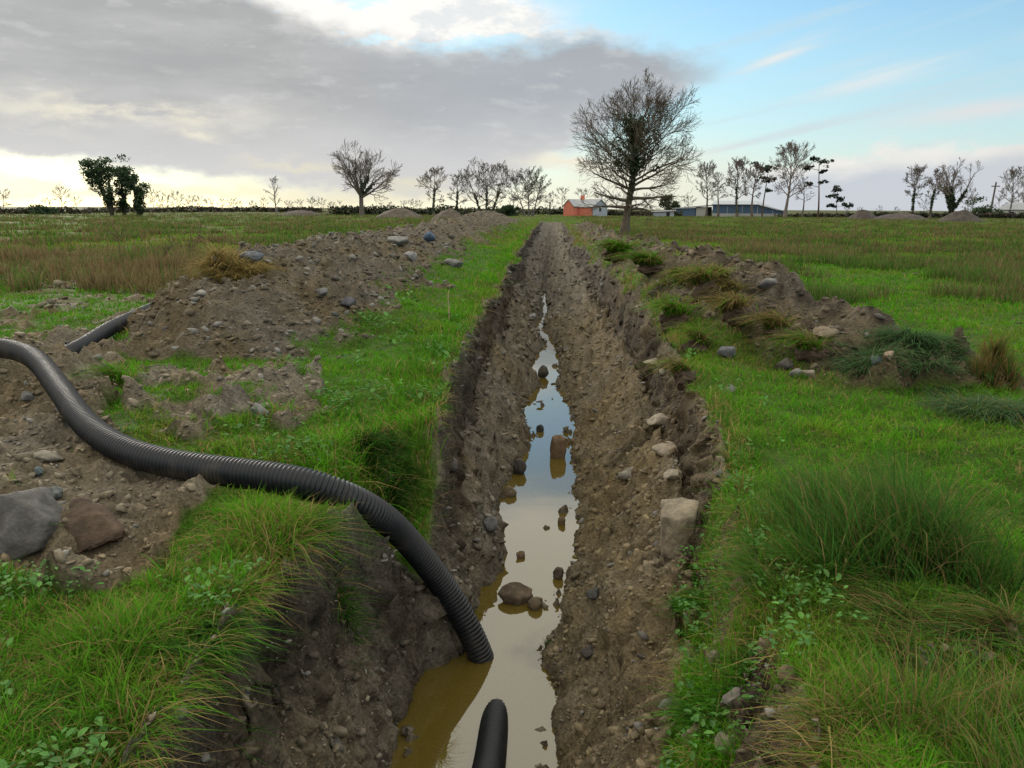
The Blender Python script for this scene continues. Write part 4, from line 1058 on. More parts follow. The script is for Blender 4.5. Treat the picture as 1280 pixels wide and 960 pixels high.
# left
g1 = 'dark ivy covered trees at left'
m = mpp(150)
ivy_tree(140, 150, 62*m, 'dark ivy covered tree leaning out at left of its group', 1, [(-22*m, 52*m, 15*m, 11*m), (-14*m, 36*m, 13*m, 11*m), (0, 50*m, 15*m, 12*m), (-3*m, 24*m, 9*m, 13*m)], 0, g1)
ivy_tree(155, 152, 62*m, 'tallest dark ivy covered tree in middle of left group', 2, [(0, 50*m, 16*m, 12*m), (6*m, 36*m, 12*m, 12*m), (-2*m, 18*m, 8*m, 11*m)], 0, g1)
ivy_tree(172, 149, 40*m, 'shorter dark ivy covered tree at right of left group', 3, [(-4*m, 38*m, 9*m, 9*m), (5*m, 25*m, 9*m, 10*m), (2*m, 10*m, 6*m, 9*m)], 0, g1)
HAZY_BARK = (.17, .155, .145); PG = 'pale bare trees in the far hedgerow'  # far bark kept pale and grey: distance haze put into its colour
leader_tree(345, 190, 46*mpp(190), 22*mpp(190), 'slender pale birch like tree standing alone left of vase shaped tree', 21, bark=HAZY_BARK, limbs=12, kids=(4, 3), flat=(1.2, .7))
vase_tree(452, 150, 80*m, 88*m, 'wide vase shaped bare tree with ivy on its trunk', 131, ivy=1500, ivy_arms=3, nm=8, kids=(8, 6, 4), fork=.28, spreadk=.95)
leader_tree(543, 160, 58*mpp(160), 40*mpp(160), 'bare tree with open crown right of vase shaped tree', 23, limbs=15, t0=.35, ivy=450, kids=(5, 4, 3), flat=(1.2, .25))
leader_tree(571, 165, 53*mpp(165), 28*mpp(165), 'narrow bare tree beside multi stemmed tree in the middle', 24, limbs=13, t0=.3, ivy=450, kids=(5, 4, 2), flat=(1.2, .3))
leader_tree(607, 150, 62*m, 56*m, 'multi stemmed bare tree with ivy covered stems', 25, limbs=20, t0=.25, ivy=1100, multi=3, kids=(5, 4, 3), flat=(1.2, .5))
leader_tree(660, 150, 56*m, 44*m, 'multi stemmed pale bare tree left of salmon house', 26, bark=(.14, .125, .11), limbs=20, t0=.25, multi=3, kids=(5, 4, 3), flat=(1.2, .55))
ivy_tree(634, 148, 14*m, 'dark evergreen bush at foot of multi stemmed tree', 27, [(0, 9*m, 10*m, 7*m), (5*m, 5*m, 9*m, 5*m)], 0, 'bushes along the field edge')
leader_tree(688, 165, 30*mpp(165), 22*mpp(165), 'small bare tree left of house with low ivy', 28, bark=HAZY_BARK, limbs=10, ivy=160, kids=(4, 3), flat=(1.2, .4))
# around the buildings
for i, (px, hp, wp, lab) in enumerate([(703, 34, 20, 'small bare tree just left of salmon house'), (728, 30, 30, 'pale bare tree behind salmon house roof'), (752, 28, 26, 'pale bare tree behind right end of salmon house'), (770, 24, 20, 'small bare tree between house and trunk of tall tree'), (808, 24, 22, 'small bare tree right of the tall tree trunk')]):
    leader_tree(px, 215, hp*mpp(215), wp*mpp(215), lab, 40+i, 'small bare trees behind the salmon house', HAZY_BARK, limbs=11, kids=(4, 3), t0=.3)
ivy_tree(833, 200, 26*mpp(200), 'dark conifer behind white roofed outbuilding', 50, [(0, 18*mpp(200), 9*mpp(200), 9*mpp(200)), (2, 8*mpp(200), 9*mpp(200), 7*mpp(200))], 0, 'bushes along the field edge')
m2 = mpp(175)
leader_tree(882, 175, 66*m2, 36*m2, 'bare tree at left end of row before blue shed', 51, limbs=17, t0=.32, kids=(5, 4, 3), flat=(1.25, .55), bark=(.15, .13, .115))
leader_tree(897, 178, 58*m2, 24*m2, 'thin bare tree second in row before blue shed', 52, limbs=13, t0=.4, kids=(5, 3), flat=(1.25, .5), bark=(.15, .13, .115))
leader_tree(921, 172, 67*m2, 42*m2, 'full bare tree with reddish ivy foot before blue shed', 53, limbs=18, t0=.35, ivy=300, kids=(5, 4, 3), flat=(1.2, .35), bark=(.13, .10, .085))
leader_tree(941, 176, 66*m2, 34*m2, 'bare tree between full bare tree and dark pine', 54, limbs=15, t0=.4, kids=(5, 4, 3), flat=(1.2, .4), bark=(.13, .105, .09))
pine(955, 180, 64*m2, 'dark pine with crown swept left at the shed', 55, [(-8*m2, .93, 8*m2), (-2*m2, .86, 8*m2), (5*m2, .92, 6*m2), (-7*m2, .72, 6*m2), (4*m2, .70, 6*m2), (3*m2, .5, 5*m2)])
leader_tree(983, 172, 86*m2, 54*m2, 'tallest bare tree right of blue shed with upswept limbs', 56, limbs=20, t0=.28, kids=(6, 4, 3), flat=(1.3, .6), bark=(.17, .14, .12))
leader_tree(1003, 176, 50*m2, 24*m2, 'thin bare tree between tallest bare tree and pine', 57, limbs=12, t0=.4, kids=(4, 3), flat=(1.2, .3), bark=(.15, .12, .10))
pine(1021, 174, 68*m2, 'slim tall pine with bare trunk right of shed trees', 58, [(-6*m2, .95, 8*m2), (3*m2, .90, 7*m2), (-12*m2, .82, 5*m2), (5*m2, .76, 4*m2), (4*m2, .58, 4*m2), (-11*m2, .55, 4*m2)])
pine(1046, 170, 34*m2, 'small flat topped pine standing alone at right', 59, [(-6*m2, .68, 6*m2), (0, .92, 6*m2), (9*m2, .42, 6*m2), (-6*m2, .42, 5*m2), (3*m2, .6, 6*m2)])
# right
leader_tree(1142, 165, 58*mpp(165), 34*mpp(165), 'pale bare tree with ivy on lower trunk at right', 60, bark=(.16, .14, .13), limbs=15, t0=.4, ivy=420, kids=(5, 4, 3), flat=(1.25, .7))
leader_tree(1165, 168, 56*mpp(168), 26*mpp(168), 'bare tree with brown ivy left of large ivy tree', 61, bark=(.15, .12, .105), limbs=13, t0=.35, ivy=420, kids=(5, 4, 2), flat=(1.25, .7))
vase_tree(1190, 162, 66*mpp(162), 62*mpp(162), 'large spreading tree with ivy up its limbs at right', 62, ivy=3000, ivy_arms=6, nm=6, kids=(6, 4, 4), fork=.14, bark=(.16, .135, .12), spreadk=.8, elev=(52, 80))
leader_tree(1262, 190, 50*mpp(190), 34*mpp(190), 'pale bare tree beside white bungalow at right edge', 63, bark=HAZY_BARK, limbs=15, t0=.3, kids=(5, 4, 2), flat=(1.2, .6))
leader_tree(1215, 200, 34*mpp(200), 16*mpp(200), 'faint thin tree right of large ivy tree', 64, bark=HAZY_BARK, limbs=9, kids=(4, 3))
ivy_tree(1231, 178, 15*mpp(178), 'rounded dark green bush beside leaning pole', 65, [(0, 8*mpp(178), 13*mpp(178), 8*mpp(178))], 0, 'bushes along the field edge')
# far hedgerow trees of the left horizon: three built, the rest copies
protos = []
spots = [(78, 26), (2, 24), (192, 24), (207, 20), (222, 22), (238, 20), (250, 18), (262, 15), (278, 14), (290, 16), (300, 13), (315, 13), (330, 16), (362, 14), (375, 15), (390, 18), (402, 16), (414, 13), (505, 14), (515, 16), (524, 14),
         (488, 13), (96, 16), (60, 14), (425, 13), (476, 12), (642, 20), (1075, 9), (1100, 10), (1120, 10), (1155, 18), (1212, 22), (1248, 20), (1275, 26), (860, 22), (1060, 10)]
for i, (px, hp) in enumerate(spots):
    side = 'left' if px < 430 else ('middle' if px < 800 else 'right')
    lab = {'left': 'small pale bare tree in far hedgerow on left horizon', 'middle': 'small pale bare tree in far hedgerow behind middle trees', 'right': 'small pale bare tree in far hedgerow on right horizon'}[side]
    if i < 4:
        r_ = leader_tree(px, 290, hp*mpp(290), hp*.85*mpp(290), lab, 80+i, PG+' '+side, HAZY_BARK, limbs=9, kids=(4, 3), t0=.2, multi=1+i % 2, trunk_r=.14); protos.append((r_, hp))
    else:
        src, h0 = protos[i % 4]; c = src.copy(); COL.objects.link(c)
        q = far(px, 280+20*random.random()); c.location = (q[0], q[1], -.1); s = hp/h0; c.scale = (s, s, s); c.rotation_euler = (0, 0, random.random()*6.28)
        c['label'] = lab; c['group'] = PG+' '+side
        for ch in list(src.children):
            d = ch.copy(); COL.objects.link(d); d.parent = c

# ---------------------------------------------------------------- hedges
def hedge(pts, hpx, label, seed, cols, n=2600, group='hedges along the far field edge'):
    """pts (px, dist)"""
    rg = np.random.default_rng(seed)
    P3 = np.array([far(a, b) for a, b in pts]); s = np.linspace(0, len(pts)-1, 60)
    c = np.stack([np.interp(s, np.arange(len(pts)), P3[:, k]) for k in range(3)], 1); dist = np.linalg.norm(c, axis=1)
    c[:, 2] = H(c[:, 0], c[:, 1])
    hh = hpx*dist/FPX*(.8+.35*pn(s*2.3+seed, s*0, 3)+.2*pn(s*7, s*0+seed, 4))
    b = np.repeat(c, 3, 0); z = np.tile([.2, .5, .8], 60)*np.repeat(hh, 3); b[:, 2] += z
    sp = np.stack([np.full(180, 1.2), np.full(180, 1.0), np.repeat(hh, 3)*.28], 1)
    o = b[0].copy()
    V, C, F = leaf_cloud(rg, b-o, sp, n, float(dist.mean())*.0016, cols)
    return tag(link('hedge', mesh_np('hedge', V, [F], C), M_leaf, loc=o), label, 'hedge', group)
DH = [(.03, .05, .022), (.045, .062, .025), (.06, .055, .03)]
BH = [(.09, .06, .045), (.075, .065, .04), (.06, .07, .03)]
hedge([(415, 160), (480, 162), (560, 165), (645, 165)], 13, 'dark green hedge running behind vase shaped tree', 1, DH, 4200)
hedge([(-30, 170), (40, 172), (110, 175)], 7, 'low brown hedge at left edge of horizon', 2, BH, 1600)
hedge([(110, 200), (230, 205), (330, 205), (400, 200)], 7, 'long low reddish hedge under left horizon trees', 3, BH, 3200)
hedge([(650, 190), (690, 190), (712, 190)], 9, 'short dark hedge left of salmon house', 4, DH, 900)
hedge([(755, 180), (790, 180), (850, 182)], 7, 'scrubby hedge between salmon house and blue shed', 5, BH+DH, 1500)
hedge([(975, 180), (1040, 180), (1090, 182)], 5, 'low dark hedge right of blue shed', 6, DH+BH, 1200)
hedge([(1085, 175), (1160, 175), (1240, 176), (1300, 178)], 7, 'low dark hedge under trees at right', 7, DH+BH, 2600)
ivy_tree(50, 168, 10*mpp(168), 'low rounded bush on left horizon', 70, [(0, 4*mpp(168), 16*mpp(168), 5*mpp(168))], 0, 'bushes along the field edge')

# ---------------------------------------------------------------- earth mounds in the distance
def mound(px, dist, wpx, hpx, label, seed, col=(.095, .078, .058)):
    q = far(px, dist); q[2] = float(H(q[:1], q[1:2])[0])-.05
    w, h = wpx*mpp(dist), hpx*mpp(dist)
    n = 40; u = np.linspace(-1.05, 1.05, n); X, Y = np.meshgrid(u, u); r = np.hypot(X, Y)
    r = r*(1+.25*fbm(X*1.1+seed, Y*1.1, 2, 12)); Z = np.clip(1-r*r, -.05, 1)**1.3*.85; Z = Z+.34*fbm(X*1.9+seed, Y*1.9, 5, 9)*np.clip(1.1-r, 0, 1)
    V = np.stack([X*w/2, Y*w/2, Z*h-.03], -1).reshape(-1, 3); i = np.arange(n*n).reshape(n, n)
    F = np.stack([i[:-1, :-1], i[:-1, 1:], i[1:, 1:], i[1:, :-1]], -1).reshape(-1, 4)
    C = np.array(col)[None]*(1+.7*fbm(V[:, 0]*1.5+seed, V[:, 1]*1.5, 3, 5))[:, None]
    tag(link('earth_mound', mesh_np('earth_mound', V, [F], np.clip(C, .01, 1)), M_rubble, loc=q), label, 'earth mound', 'earth mounds on the far field')
mound(500, 118, 60, 14, 'brown earth mound below the vase shaped tree hedge', 1)
mound(562, 108, 46, 13, 'second brown earth mound nearer the heap end', 2)
mound(1080, 150, 34, 13, 'small dark earth mound on right horizon', 3, (.07, .058, .05))
mound(1125, 150, 70, 9, 'long low dark mound right of small earth mound', 4, (.07, .058, .05))
mound(1203, 130, 52, 14, 'grey brown earth mound before large ivy tree', 5, (.062, .052, .042))
mound(375, 150, 60, 8, 'low dark earth mound left of vase shaped tree', 6, (.08, .065, .05))

# ---------------------------------------------------------------- buildings
def prism(poly, y0, y1):
    """polygon in x,z extruded along y"""
    n = len(poly); V = [(x, y0, z) for x, z in poly]+[(x, y1, z) for x, z in poly]
    me = bpy.data.meshes.new('prism'); f = [tuple(range(n)), tuple(range(2*n-1, n-1, -1))]+[(i+n, (i+1) % n+n, (i+1) % n, i) for i in range(n)]
    me.from_pydata(V, [], f); me.update(); return me
def boxm(x0, x1, y0, y1, z0, z1): return prism([(x0, z0), (x1, z0), (x1, z1), (x0, z1)], y0, y1)
def part(name, me, mat, parent):
    me.name = name; return link(name, me, mat, parent)
M_salmon = simple('salmon_render', (.62, .20, .13), .85, .1, 2)
M_gable = simple('grey_render', (.33, .36, .40), .85, .12, 2)
M_slate = simple('slate', (.33, .34, .35), .7, .2, 4)
M_glass = simple('dark_glass', (.03, .035, .04), .15, .05, 2, spec=.6)
M_white = simple('white_paint', (.66, .65, .63), .7, .08, 3)
M_blue = simple('blue_cladding', (.075, .125, .20), .6, .15, 3)
M_roofg = simple('grey_sheet_roof', (.36, .38, .39), .55, .12, 3)
M_conc = simple('concrete', (.42, .41, .38), .9, .15, 4)
M_dark = simple('dark_opening', (.02, .02, .02), .9, .1, 2)
M_wood = simple('weathered_wood', (.16, .13, .10), .9, .25, 6)

def house():
    D = 160; k = mpp(D)
    q = far(741, D); rot = math.radians(-38)
    r = empty('house', (q[0], q[1], 0), 'salmon pink bungalow with grey slate roof and grey gable', 'house', rotz=YAW*0+rot)
    # origin is the near corner: front wall runs to -x, gable runs to +y
    Lf, Wg, He, Hr = 5.6, 5.0, 1.75, 3.1
    part('front_wall', boxm(-Lf, -.003, 0, .25, -.3, He), M_salmon, r)
    g = [(0, -.3), (Wg, -.3), (Wg, He), (Wg/2, Hr), (0, He)]
    me = bpy.data.meshes.new('gable'); n = 5
    V = [(0, a, b) for a, b in g]+[(-.25, a, b) for a, b in g]
    me.from_pydata(V, [], [tuple(range(n)), tuple(range(2*n-1, n-1, -1))]+[(i, i+n, (i+1) % n+n, (i+1) % n) for i in range(n)]); part('gable_wall', me, M_gable, r)
    V2 = [(x-Lf+.25, y, z) for x, y, z in V]; me = bpy.data.meshes.new('gable2'); me.from_pydata(V2, [], [tuple(range(n)), tuple(range(2*n-1, n-1, -1))]+[(i, i+n, (i+1) % n+n, (i+1) % n) for i in range(n)]); part('gable_wall', me, M_salmon, r)
    part('back_wall', boxm(-Lf, -.26, Wg-.25, Wg-.003, -.3, He), M_gable, r)
    me = bpy.data.meshes.new('roof'); e = .25; t = .14
    pr = [(-e, He-.12), (Wg/2, Hr+.02), (Wg+e, He-.12), (Wg+e, He-.12+t), (Wg/2, Hr+.02+t), (-e, He-.12+t)]
    V = [(.2, a, b+.05) for a, b in pr]+[(-Lf-.2, a, b+.05) for a, b in pr]
    me.from_pydata(V, [], [(0, 1, 4, 5), (1, 2, 3, 4), (6, 11, 10, 7), (7, 10, 9, 8)]+[(i, i+6, (i+1) % 6+6, (i+1) % 6) for i in range(6)]); part('roof', me, M_slate, r)
    w = part('window', boxm(.002, .06, 1.9, 3.0, .75, 1.75), M_white, r); part('pane', boxm(.061, .075, 2.0, 2.9, .85, 1.65), M_glass, w)
    # gabled porch at the left
    p = [(-Lf-.4, -.3), (-Lf+2.1, -.3), (-Lf+2.1, 1.9), (-Lf+.85, 3.1), (-Lf-.4, 1.9)]
    part('porch', prism(p, -1.6, -.003), M_salmon, r)
    pr = [(-Lf-.6, 1.75), (-Lf+.85, 3.12), (-Lf+2.3, 1.75), (-Lf+2.3, 1.9), (-Lf+.85, 3.28), (-Lf-.6, 1.9)]
    part('porch_roof', prism(pr, -1.75, .8), M_slate, r)
    part('chimney', boxm(-Lf+1.0, -Lf+1.6, Wg/2-.3, Wg/2+.3, Hr-.1, Hr+.95), M_salmon, r)
house()

def shed():
    D = 185; k = mpp(D); q = far(918, D)
    r = empty('shed', (q[0], q[1], 0), 'long blue metal farm shed with grey roof and lean-to', 'shed', rotz=-math.atan2(q[0], q[1]))
    x = lambda px: (px-918)*k
    zz = lambda py: (273-py)*k
    part('wall', prism([(x(893), zz(270)), (x(978), zz(270)), (x(978), zz(268.5)), (x(944), zz(260)), (x(893), zz(260))], 0, 14), M_blue, r)
    part('base_wall', prism([(x(893), -.3), (x(978), -.3), (x(978), zz(270)-.003), (x(893), zz(270)-.003)], -.06, 14), M_conc, r)
    me = bpy.data.meshes.new('roof')
    V = [(x(892), -.4, zz(259.4)), (x(944), -.4, zz(259.4)), (x(980), -.4, zz(268)), (x(980), 14, zz(268)), (x(944), 14, zz(254.5)), (x(892), 14, zz(254.5)), (x(892), -.4, zz(260)), (x(944), -.4, zz(260)), (x(980), -.4, zz(268.6))]
    me.from_pydata(V, [], [(0, 1, 4, 5), (1, 2, 3, 4), (0, 6, 7, 1), (1, 7, 8, 2)]); part('roof', me, M_roofg, r)
    for a in (910, 927, 944, 961): part('wall_seam', boxm(x(a)-.06, x(a)+.06, -.05, -.003, zz(270), zz(261.5) if a < 950 else zz(266)), M_roofg, r)
    part('side_wing', prism([(x(846), -.3), (x(873), -.3), (x(873), zz(263.5)), (x(846), zz(265.5))], 1, 10), M_blue, r)
    part('wing_roof', prism([(x(845), zz(265.4)), (x(892), zz(261.2)), (x(892), zz(260)), (x(845), zz(264.2))], .6, 10), M_roofg, r)
    dr = part('sliding_door', boxm(x(874), x(885), 1, 1.2, -.3, zz(262.8)), M_conc, r); part('door_rail', boxm(x(873), x(892), .8, .95, zz(263.4), zz(262.9)), M_dark, dr)
    part('doorway', boxm(x(885)+.01, x(892), 1.5, 1.7, -.3, zz(262.6)), M_dark, r)
shed()

def outbuilding():
    D = 170; k = mpp(D); q = far(829, D)
    r = empty('outbuilding', (q[0], q[1], 0), 'low outbuilding with white flat roof left of blue shed', 'outbuilding', rotz=-math.atan2(q[0], q[1]))
    part('wall', boxm(-12*k, 13*k, 0, 4, -.3, 5*k), M_gable, r); part('roof', prism([(-14*k, 5*k+.003), (15*k, 6.2*k), (15*k, 7.4*k), (-14*k, 6.2*k)], -.4, 4.4), M_white, r)
    part('door', boxm(4*k, 8*k, -.06, -.003, -.2, 4.4*k), M_dark, r)
outbuilding()

def bungalow():
    D = 190; k = mpp(D); q = far(1275, D)
    r = empty('bungalow', (q[0], q[1], 0), 'white bungalow with grey roof at right edge behind hedge', 'house', rotz=-math.atan2(q[0], q[1])-.1)
    part('wall', boxm(-22*k, 40*k, 0, 7, -.3, 9*k), M_white, r)
    V = [(-24*k, -.5, 8.6*k), (42*k, -.5, 8.6*k), (42*k, 7.5, 8.6*k), (-24*k, 7.5, 8.6*k), (-10*k, 3.5, 16*k), (42*k, 3.5, 16*k)]
    me = bpy.data.meshes.new('roof'); me.from_pydata(V, [], [(0, 1, 5, 4), (2, 3, 4, 5), (3, 0, 4), (1, 2, 5), (3, 2, 1, 0)]); part('roof', me, M_slate, r)
    w = part('window', boxm(-10*k, -4*k, -.06, -.003, 3*k, 7*k), M_white, r); part('pane', boxm(-9.4*k, -4.6*k, -.08, -.062, 3.6*k, 6.4*k), M_glass, w)
bungalow()

def pole(px, dist, hpx, lean, label):
    q = far(px, dist); h = hpx*mpp(dist); r = empty('utility_pole', (q[0], q[1], -.2), label, 'utility pole')
    V, _, F = tubes([(np.array([[0, 0, 0], [lean*h*.5, 0, h*.5], [lean*h, 0, h]]), np.array([.2, .18, .15]))], 8)
    link('post', mesh_np('post', V, F, np.broadcast_to(lin3(.12, .11, .10), V.shape)), M_bark, r)
    part('crossarm', boxm(lean*h-.8, lean*h+.8, -.08, .08, h-.9, h-.7), M_wood, r)
pole(1238, 185, 38, .06, 'leaning wooden pole beside rounded bush at right')
pole(1181, 230, 0.1+22, .0, 'thin upright pole among trees at far right') if False else None
cane(561, 402, 40, 'single dry straw stem standing upright on left rim')

# dead thistle stems in the left field
def stems(px, py, hpx, label, seed):
    rg = np.random.default_rng(seed); q = hit(px, py); dep = float(np.dot(q-CAM, FW)); h = hpx*dep/FPX; br = []
    b = branch(rg, np.zeros(3), np.array([rg.normal()*.3, 0, 1.]), h, .018, .008, 5, .12, 0); br.append(b); spray(rg, b, h*.7, 0, br, .007, (6, 3), trop=.03)
    V, _, F = tubes(br); tag(link('dead_shrub', mesh_np('dead_shrub', V, F, np.broadcast_to(lin3(.12, .085, .06), V.shape)), M_bark, loc=q), label, 'shrub', 'leafless shrubs in the left field')
for i, (a, b, c, lab) in enumerate([(150, 325, 38, 'leafless brown shrub leaning in left rushes'), (200, 330, 34, 'leafless shrub in rushes left of spoil heap'), (233, 332, 34, 'dark upright leafless shrub by rushes'), (262, 322, 36, 'leafless shrub close behind straw tussock')]): stems(a, b, c, lab, 200+i)

# ---------------------------------------------------------------- sky
SUN_AZ, SUN_EL = math.radians(-38), math.radians(14)
W = bpy.data.worlds.new('World'); S.world = W; W.use_nodes = True
nt = W.node_tree; nd, lk = nt.nodes, nt.links; nd.clear()
class E:
    def __init__(s, o): s.o = o
    def _b(s, op, b, sw=False):
        n = nd.new('ShaderNodeMath'); n.operation = op
        A, B = (b, s) if sw else (s, b)
        for i, q in enumerate((A, B)):
            if isinstance(q, E): lk.new(q.o, n.inputs[i])
            else: n.inputs[i].default_value = q
        return E(n.outputs[0])
    def __add__(s, b): return s._b('ADD', b)
    def __radd__(s, b): return s._b('ADD', b, True)
    def __sub__(s, b): return s._b('SUBTRACT', b)
    def __rsub__(s, b): return s._b('SUBTRACT', b, True)
    def __mul__(s, b): return s._b('MULTIPLY', b)
    def __rmul__(s, b): return s._b('MULTIPLY', b, True)
    def __truediv__(s, b): return s._b('DIVIDE', b)
    def f(s, op, b=0): return s._b(op, b)
    def clip(s): return s.f('MAXIMUM', 0).f('MINIMUM', 1)
def ss(a, b, x):
    n = nd.new('ShaderNodeMapRange'); n.interpolation_type = 'SMOOTHSTEP'
    if a > b:
        n.inputs[1].default_value = b; n.inputs[2].default_value = a; n.inputs[3].default_value = 1; n.inputs[4].default_value = 0
    else:
        n.inputs[1].default_value = a; n.inputs[2].default_value = b
    lk.new(x.o, n.inputs[0]); return E(n.outputs[0])
def curve(x, pts):
    """piecewise function of x over -400..1700"""
    x0, x1, y0, y1 = -400., 1700., -400., 400.
    n = nd.new('ShaderNodeFloatCurve'); c = n.mapping.curves[0]
    pts = [(x0, pts[0][1])]+list(pts)+[(x1, pts[-1][1])]
    for i, (a, b) in enumerate(pts):
        q = ((a-x0)/(x1-x0), (b-y0)/(y1-y0))
        if i == 0: c.points[0].location = q
        elif i == len(pts)-1: c.points[-1].location = q
        else: c.points.new(*q)
    for p in c.points: p.handle_type = 'AUTO'
    n.mapping.update(); lk.new(((x-x0)/(x1-x0)).clip().o, n.inputs['Value'])
    return E(n.outputs[0])*(y1-y0)+y0
def noise(x, y, sx, sy, seed=0, det=6, rough=.55, skew=0):
    cb = nd.new('ShaderNodeCombineXYZ'); lk.new((x/sx).o, cb.inputs[0]); lk.new(((y+x*skew)/sy).o, cb.inputs[1]); cb.inputs[2].default_value = seed*13.7
    n = nd.new('ShaderNodeTexNoise'); n.inputs['Scale'].default_value = 1; n.inputs['Detail'].default_value = det; n.inputs['Roughness'].default_value = rough
    lk.new(cb.outputs[0], n.inputs['Vector']); return E(n.outputs['Fac'])
def gauss(x, y, cx, cy, sx, sy):
    a = (x-cx)/sx; b = (y-cy)/sy
    return ((a*a+b*b)*-1).f('EXPONENT') if False else E(_exp((a*a+b*b)*-1.0))
def _exp(e):
    n = nd.new('ShaderNodeMath'); n.operation = 'EXPONENT'; lk.new(e.o, n.inputs[0]); return n.outputs[0]
def mixcol(a, b, t):
    n = nd.new('ShaderNodeMix'); n.data_type = 'RGBA'; lk.new(t.o, n.inputs[0])
    for i, q in ((6, a), (7, b)):
        if isinstance(q, tuple): n.inputs[i].default_value = (*q, 1)
        else: lk.new(q, n.inputs[i])
    return n.outputs[2]
tc = nd.new('ShaderNodeTexCoord'); sp = nd.new('ShaderNodeSeparateXYZ'); lk.new(tc.outputs['Generated'], sp.inputs[0])
dx, dy, dz = E(sp.outputs[0]), E(sp.outputs[1]), E(sp.outputs[2])
az = dx.f('ARCTAN2', dy); el = E(dz.o).f('MINIMUM', .9999).f('MAXIMUM', -.9999)
n_ = nd.new('ShaderNodeMath'); n_.operation = 'ARCSINE'; lk.new(el.o, n_.inputs[0]); el = E(n_.outputs[0])
# sky map in sixteenths of a degree-ish units: X runs with azimuth, Y falls with elevation
X = az*1000.0+690.0; Y = 260.0-el*1000.0
w1 = noise(X, Y, 150, 70, 1)-.5; w2 = noise(X, Y, 120, 55, 2)-.5
Xw = X+w1*90; Yw = Y+w2*55
w3 = noise(X, Y, 34, 20, 3, 6)-.5
Yf = Yw+w3*34
sky = nd.new('ShaderNodeTexSky'); sky.sky_type = 'NISHITA'; sky.sun_disc = False; sky.sun_elevation = SUN_EL; sky.sun_rotation = SUN_AZ; sky.air_density = 1.0; sky.dust_density = .6; sky.ozone_density = 1.5
bgs = nd.new('ShaderNodeBackground'); bgs.inputs['Strength'].default_value = .125
tint = nd.new('ShaderNodeMix'); tint.data_type = 'RGBA'; tint.blend_type = 'MULTIPLY'; tint.inputs[0].default_value = 1; tint.inputs[7].default_value = (1.08, 1.45, 1.60, 1)
lk.new(sky.outputs[0], tint.inputs[6]); lk.new(tint.outputs[2], bgs.inputs['Color'])
# --- cloud colour and cover
nbig = noise(X, Y, 260, 60, 5, 7, .6); nmid = noise(X, Y, 90, 30, 6, 7, .6); nstr = noise(X, Y, 320, 22, 7, 6, .55, .22)
# a: thin veil brightening towards the horizon
veil = ss(-60, 275, Y)*.70+ss(.50, .74, nstr)*.42*ss(620, 900, X)
col = (.80, .85, .87); cov = veil.clip()
col = mixcol((.62, .80, .88), (.85, .84, .82), ss(120, 260, Y))
def over(col, cov, c2, m):
    """lay a cloud colour over what is there"""
    c = mixcol(col, c2, m)
    v = cov+(1.0-cov)*m
    return c, v
# b: white cumulus above the dark bank
top = curve(X, [(-200, -300), (200, -160), (300, -10), (350, 25), (400, 52), (470, 64), (560, 74), (660, 72), (740, 66), (800, 76), (860, 86), (900, 108), (960, 190), (1010, 260)])
cum = ss(56, 12, (Yf-top).f('ABSOLUTE'))*ss(720, 600, Xw)*ss(.44, .58, nmid+.04)*ss(250, 350, X)
cum = (cum+gauss(Xw, Yf, 570, 34, 105, 30)*1.5*ss(.22, .40, nmid)+gauss(Xw, Yf, 350, 22, 42, 15)*1.0+gauss(Xw, Yf, 480, 8, 60, 12)*.7+gauss(Xw, Yf, 720, 68, 60, 9)*.7).clip()*ss(-60, -10, Y)
ccol = mixcol((.90, .93, .94), (1.12, 1.10, 1.05), ss(.36, .52, noise(X, Y, 60, 28, 12, 7, .62)))
col, cov = over(col, cov, ccol, cum)
ftex = noise(X, Y, 46, 16, 14, 7, .6)-.5
# c: long dark bank
bot = curve(X, [(-200, 238), (0, 215), (150, 225), (300, 238), (500, 250), (620, 246), (690, 205), (760, 175), (850, 130), (900, 112)])
shade_fix = 1
bank = ss(-18, 24, Yf+ftex*22-top)*ss(12, -22, Yf-bot)*ss(925, 820, Xw)
shade = mixcol((.47, .475, .48), (.66, .66, .655), ss(.35, .68, nbig)*.7+ss(120, 215, Y)*.35)
shade = mixcol(shade, (.43, .475, .53), ss(350, 650, X)*.7)
shade = mixcol(shade, (.64, .635, .63), ss(80, -20, Y)*ss(400, 100, X)*.75)
shade = mixcol(shade, (.76, .755, .75), ss(120, 225, Yw)*.8)
shade = mixcol(shade, (.80, .80, .79), (ss(.06, .22, ftex)*.30+ss(.55, .72, nmid)*.35).clip())
col, cov = over(col, cov, shade, bank)
# d: breaks of light below the bank
glow = gauss(X, Y, 15, 236, 105, 20)*1.15
br1 = gauss(Xw, Yf, 190, 160, 120, 13)*ss(.42, .60, nmid)*.95+gauss(Xw, Yf, 265, 182, 25, 7)*.8+gauss(Xw, Yf, 60, 190, 90, 10)*ss(.45, .62, nmid)*.5
strip = gauss(X*.0, Yf, 0, 246, 1, 12)*ss(720, 420, X)*.75+gauss(Xw, Yf, 385, 212, 70, 6)*.55+gauss(Xw, Yf, 520, 226, 50, 6)*.6
glow2 = gauss(Xw, Y, 795, 222, 95, 30)*.85+gauss(Xw, Yf, 690, 208, 50, 9)*.9
col, cov = over(col, cov, (.93, .86, .62), strip.clip())
col, cov = over(col, cov, (.98, .93, .76), (br1+glow2).clip())
col, cov = over(col, cov, (1.3, 1.18, .90), glow.clip())
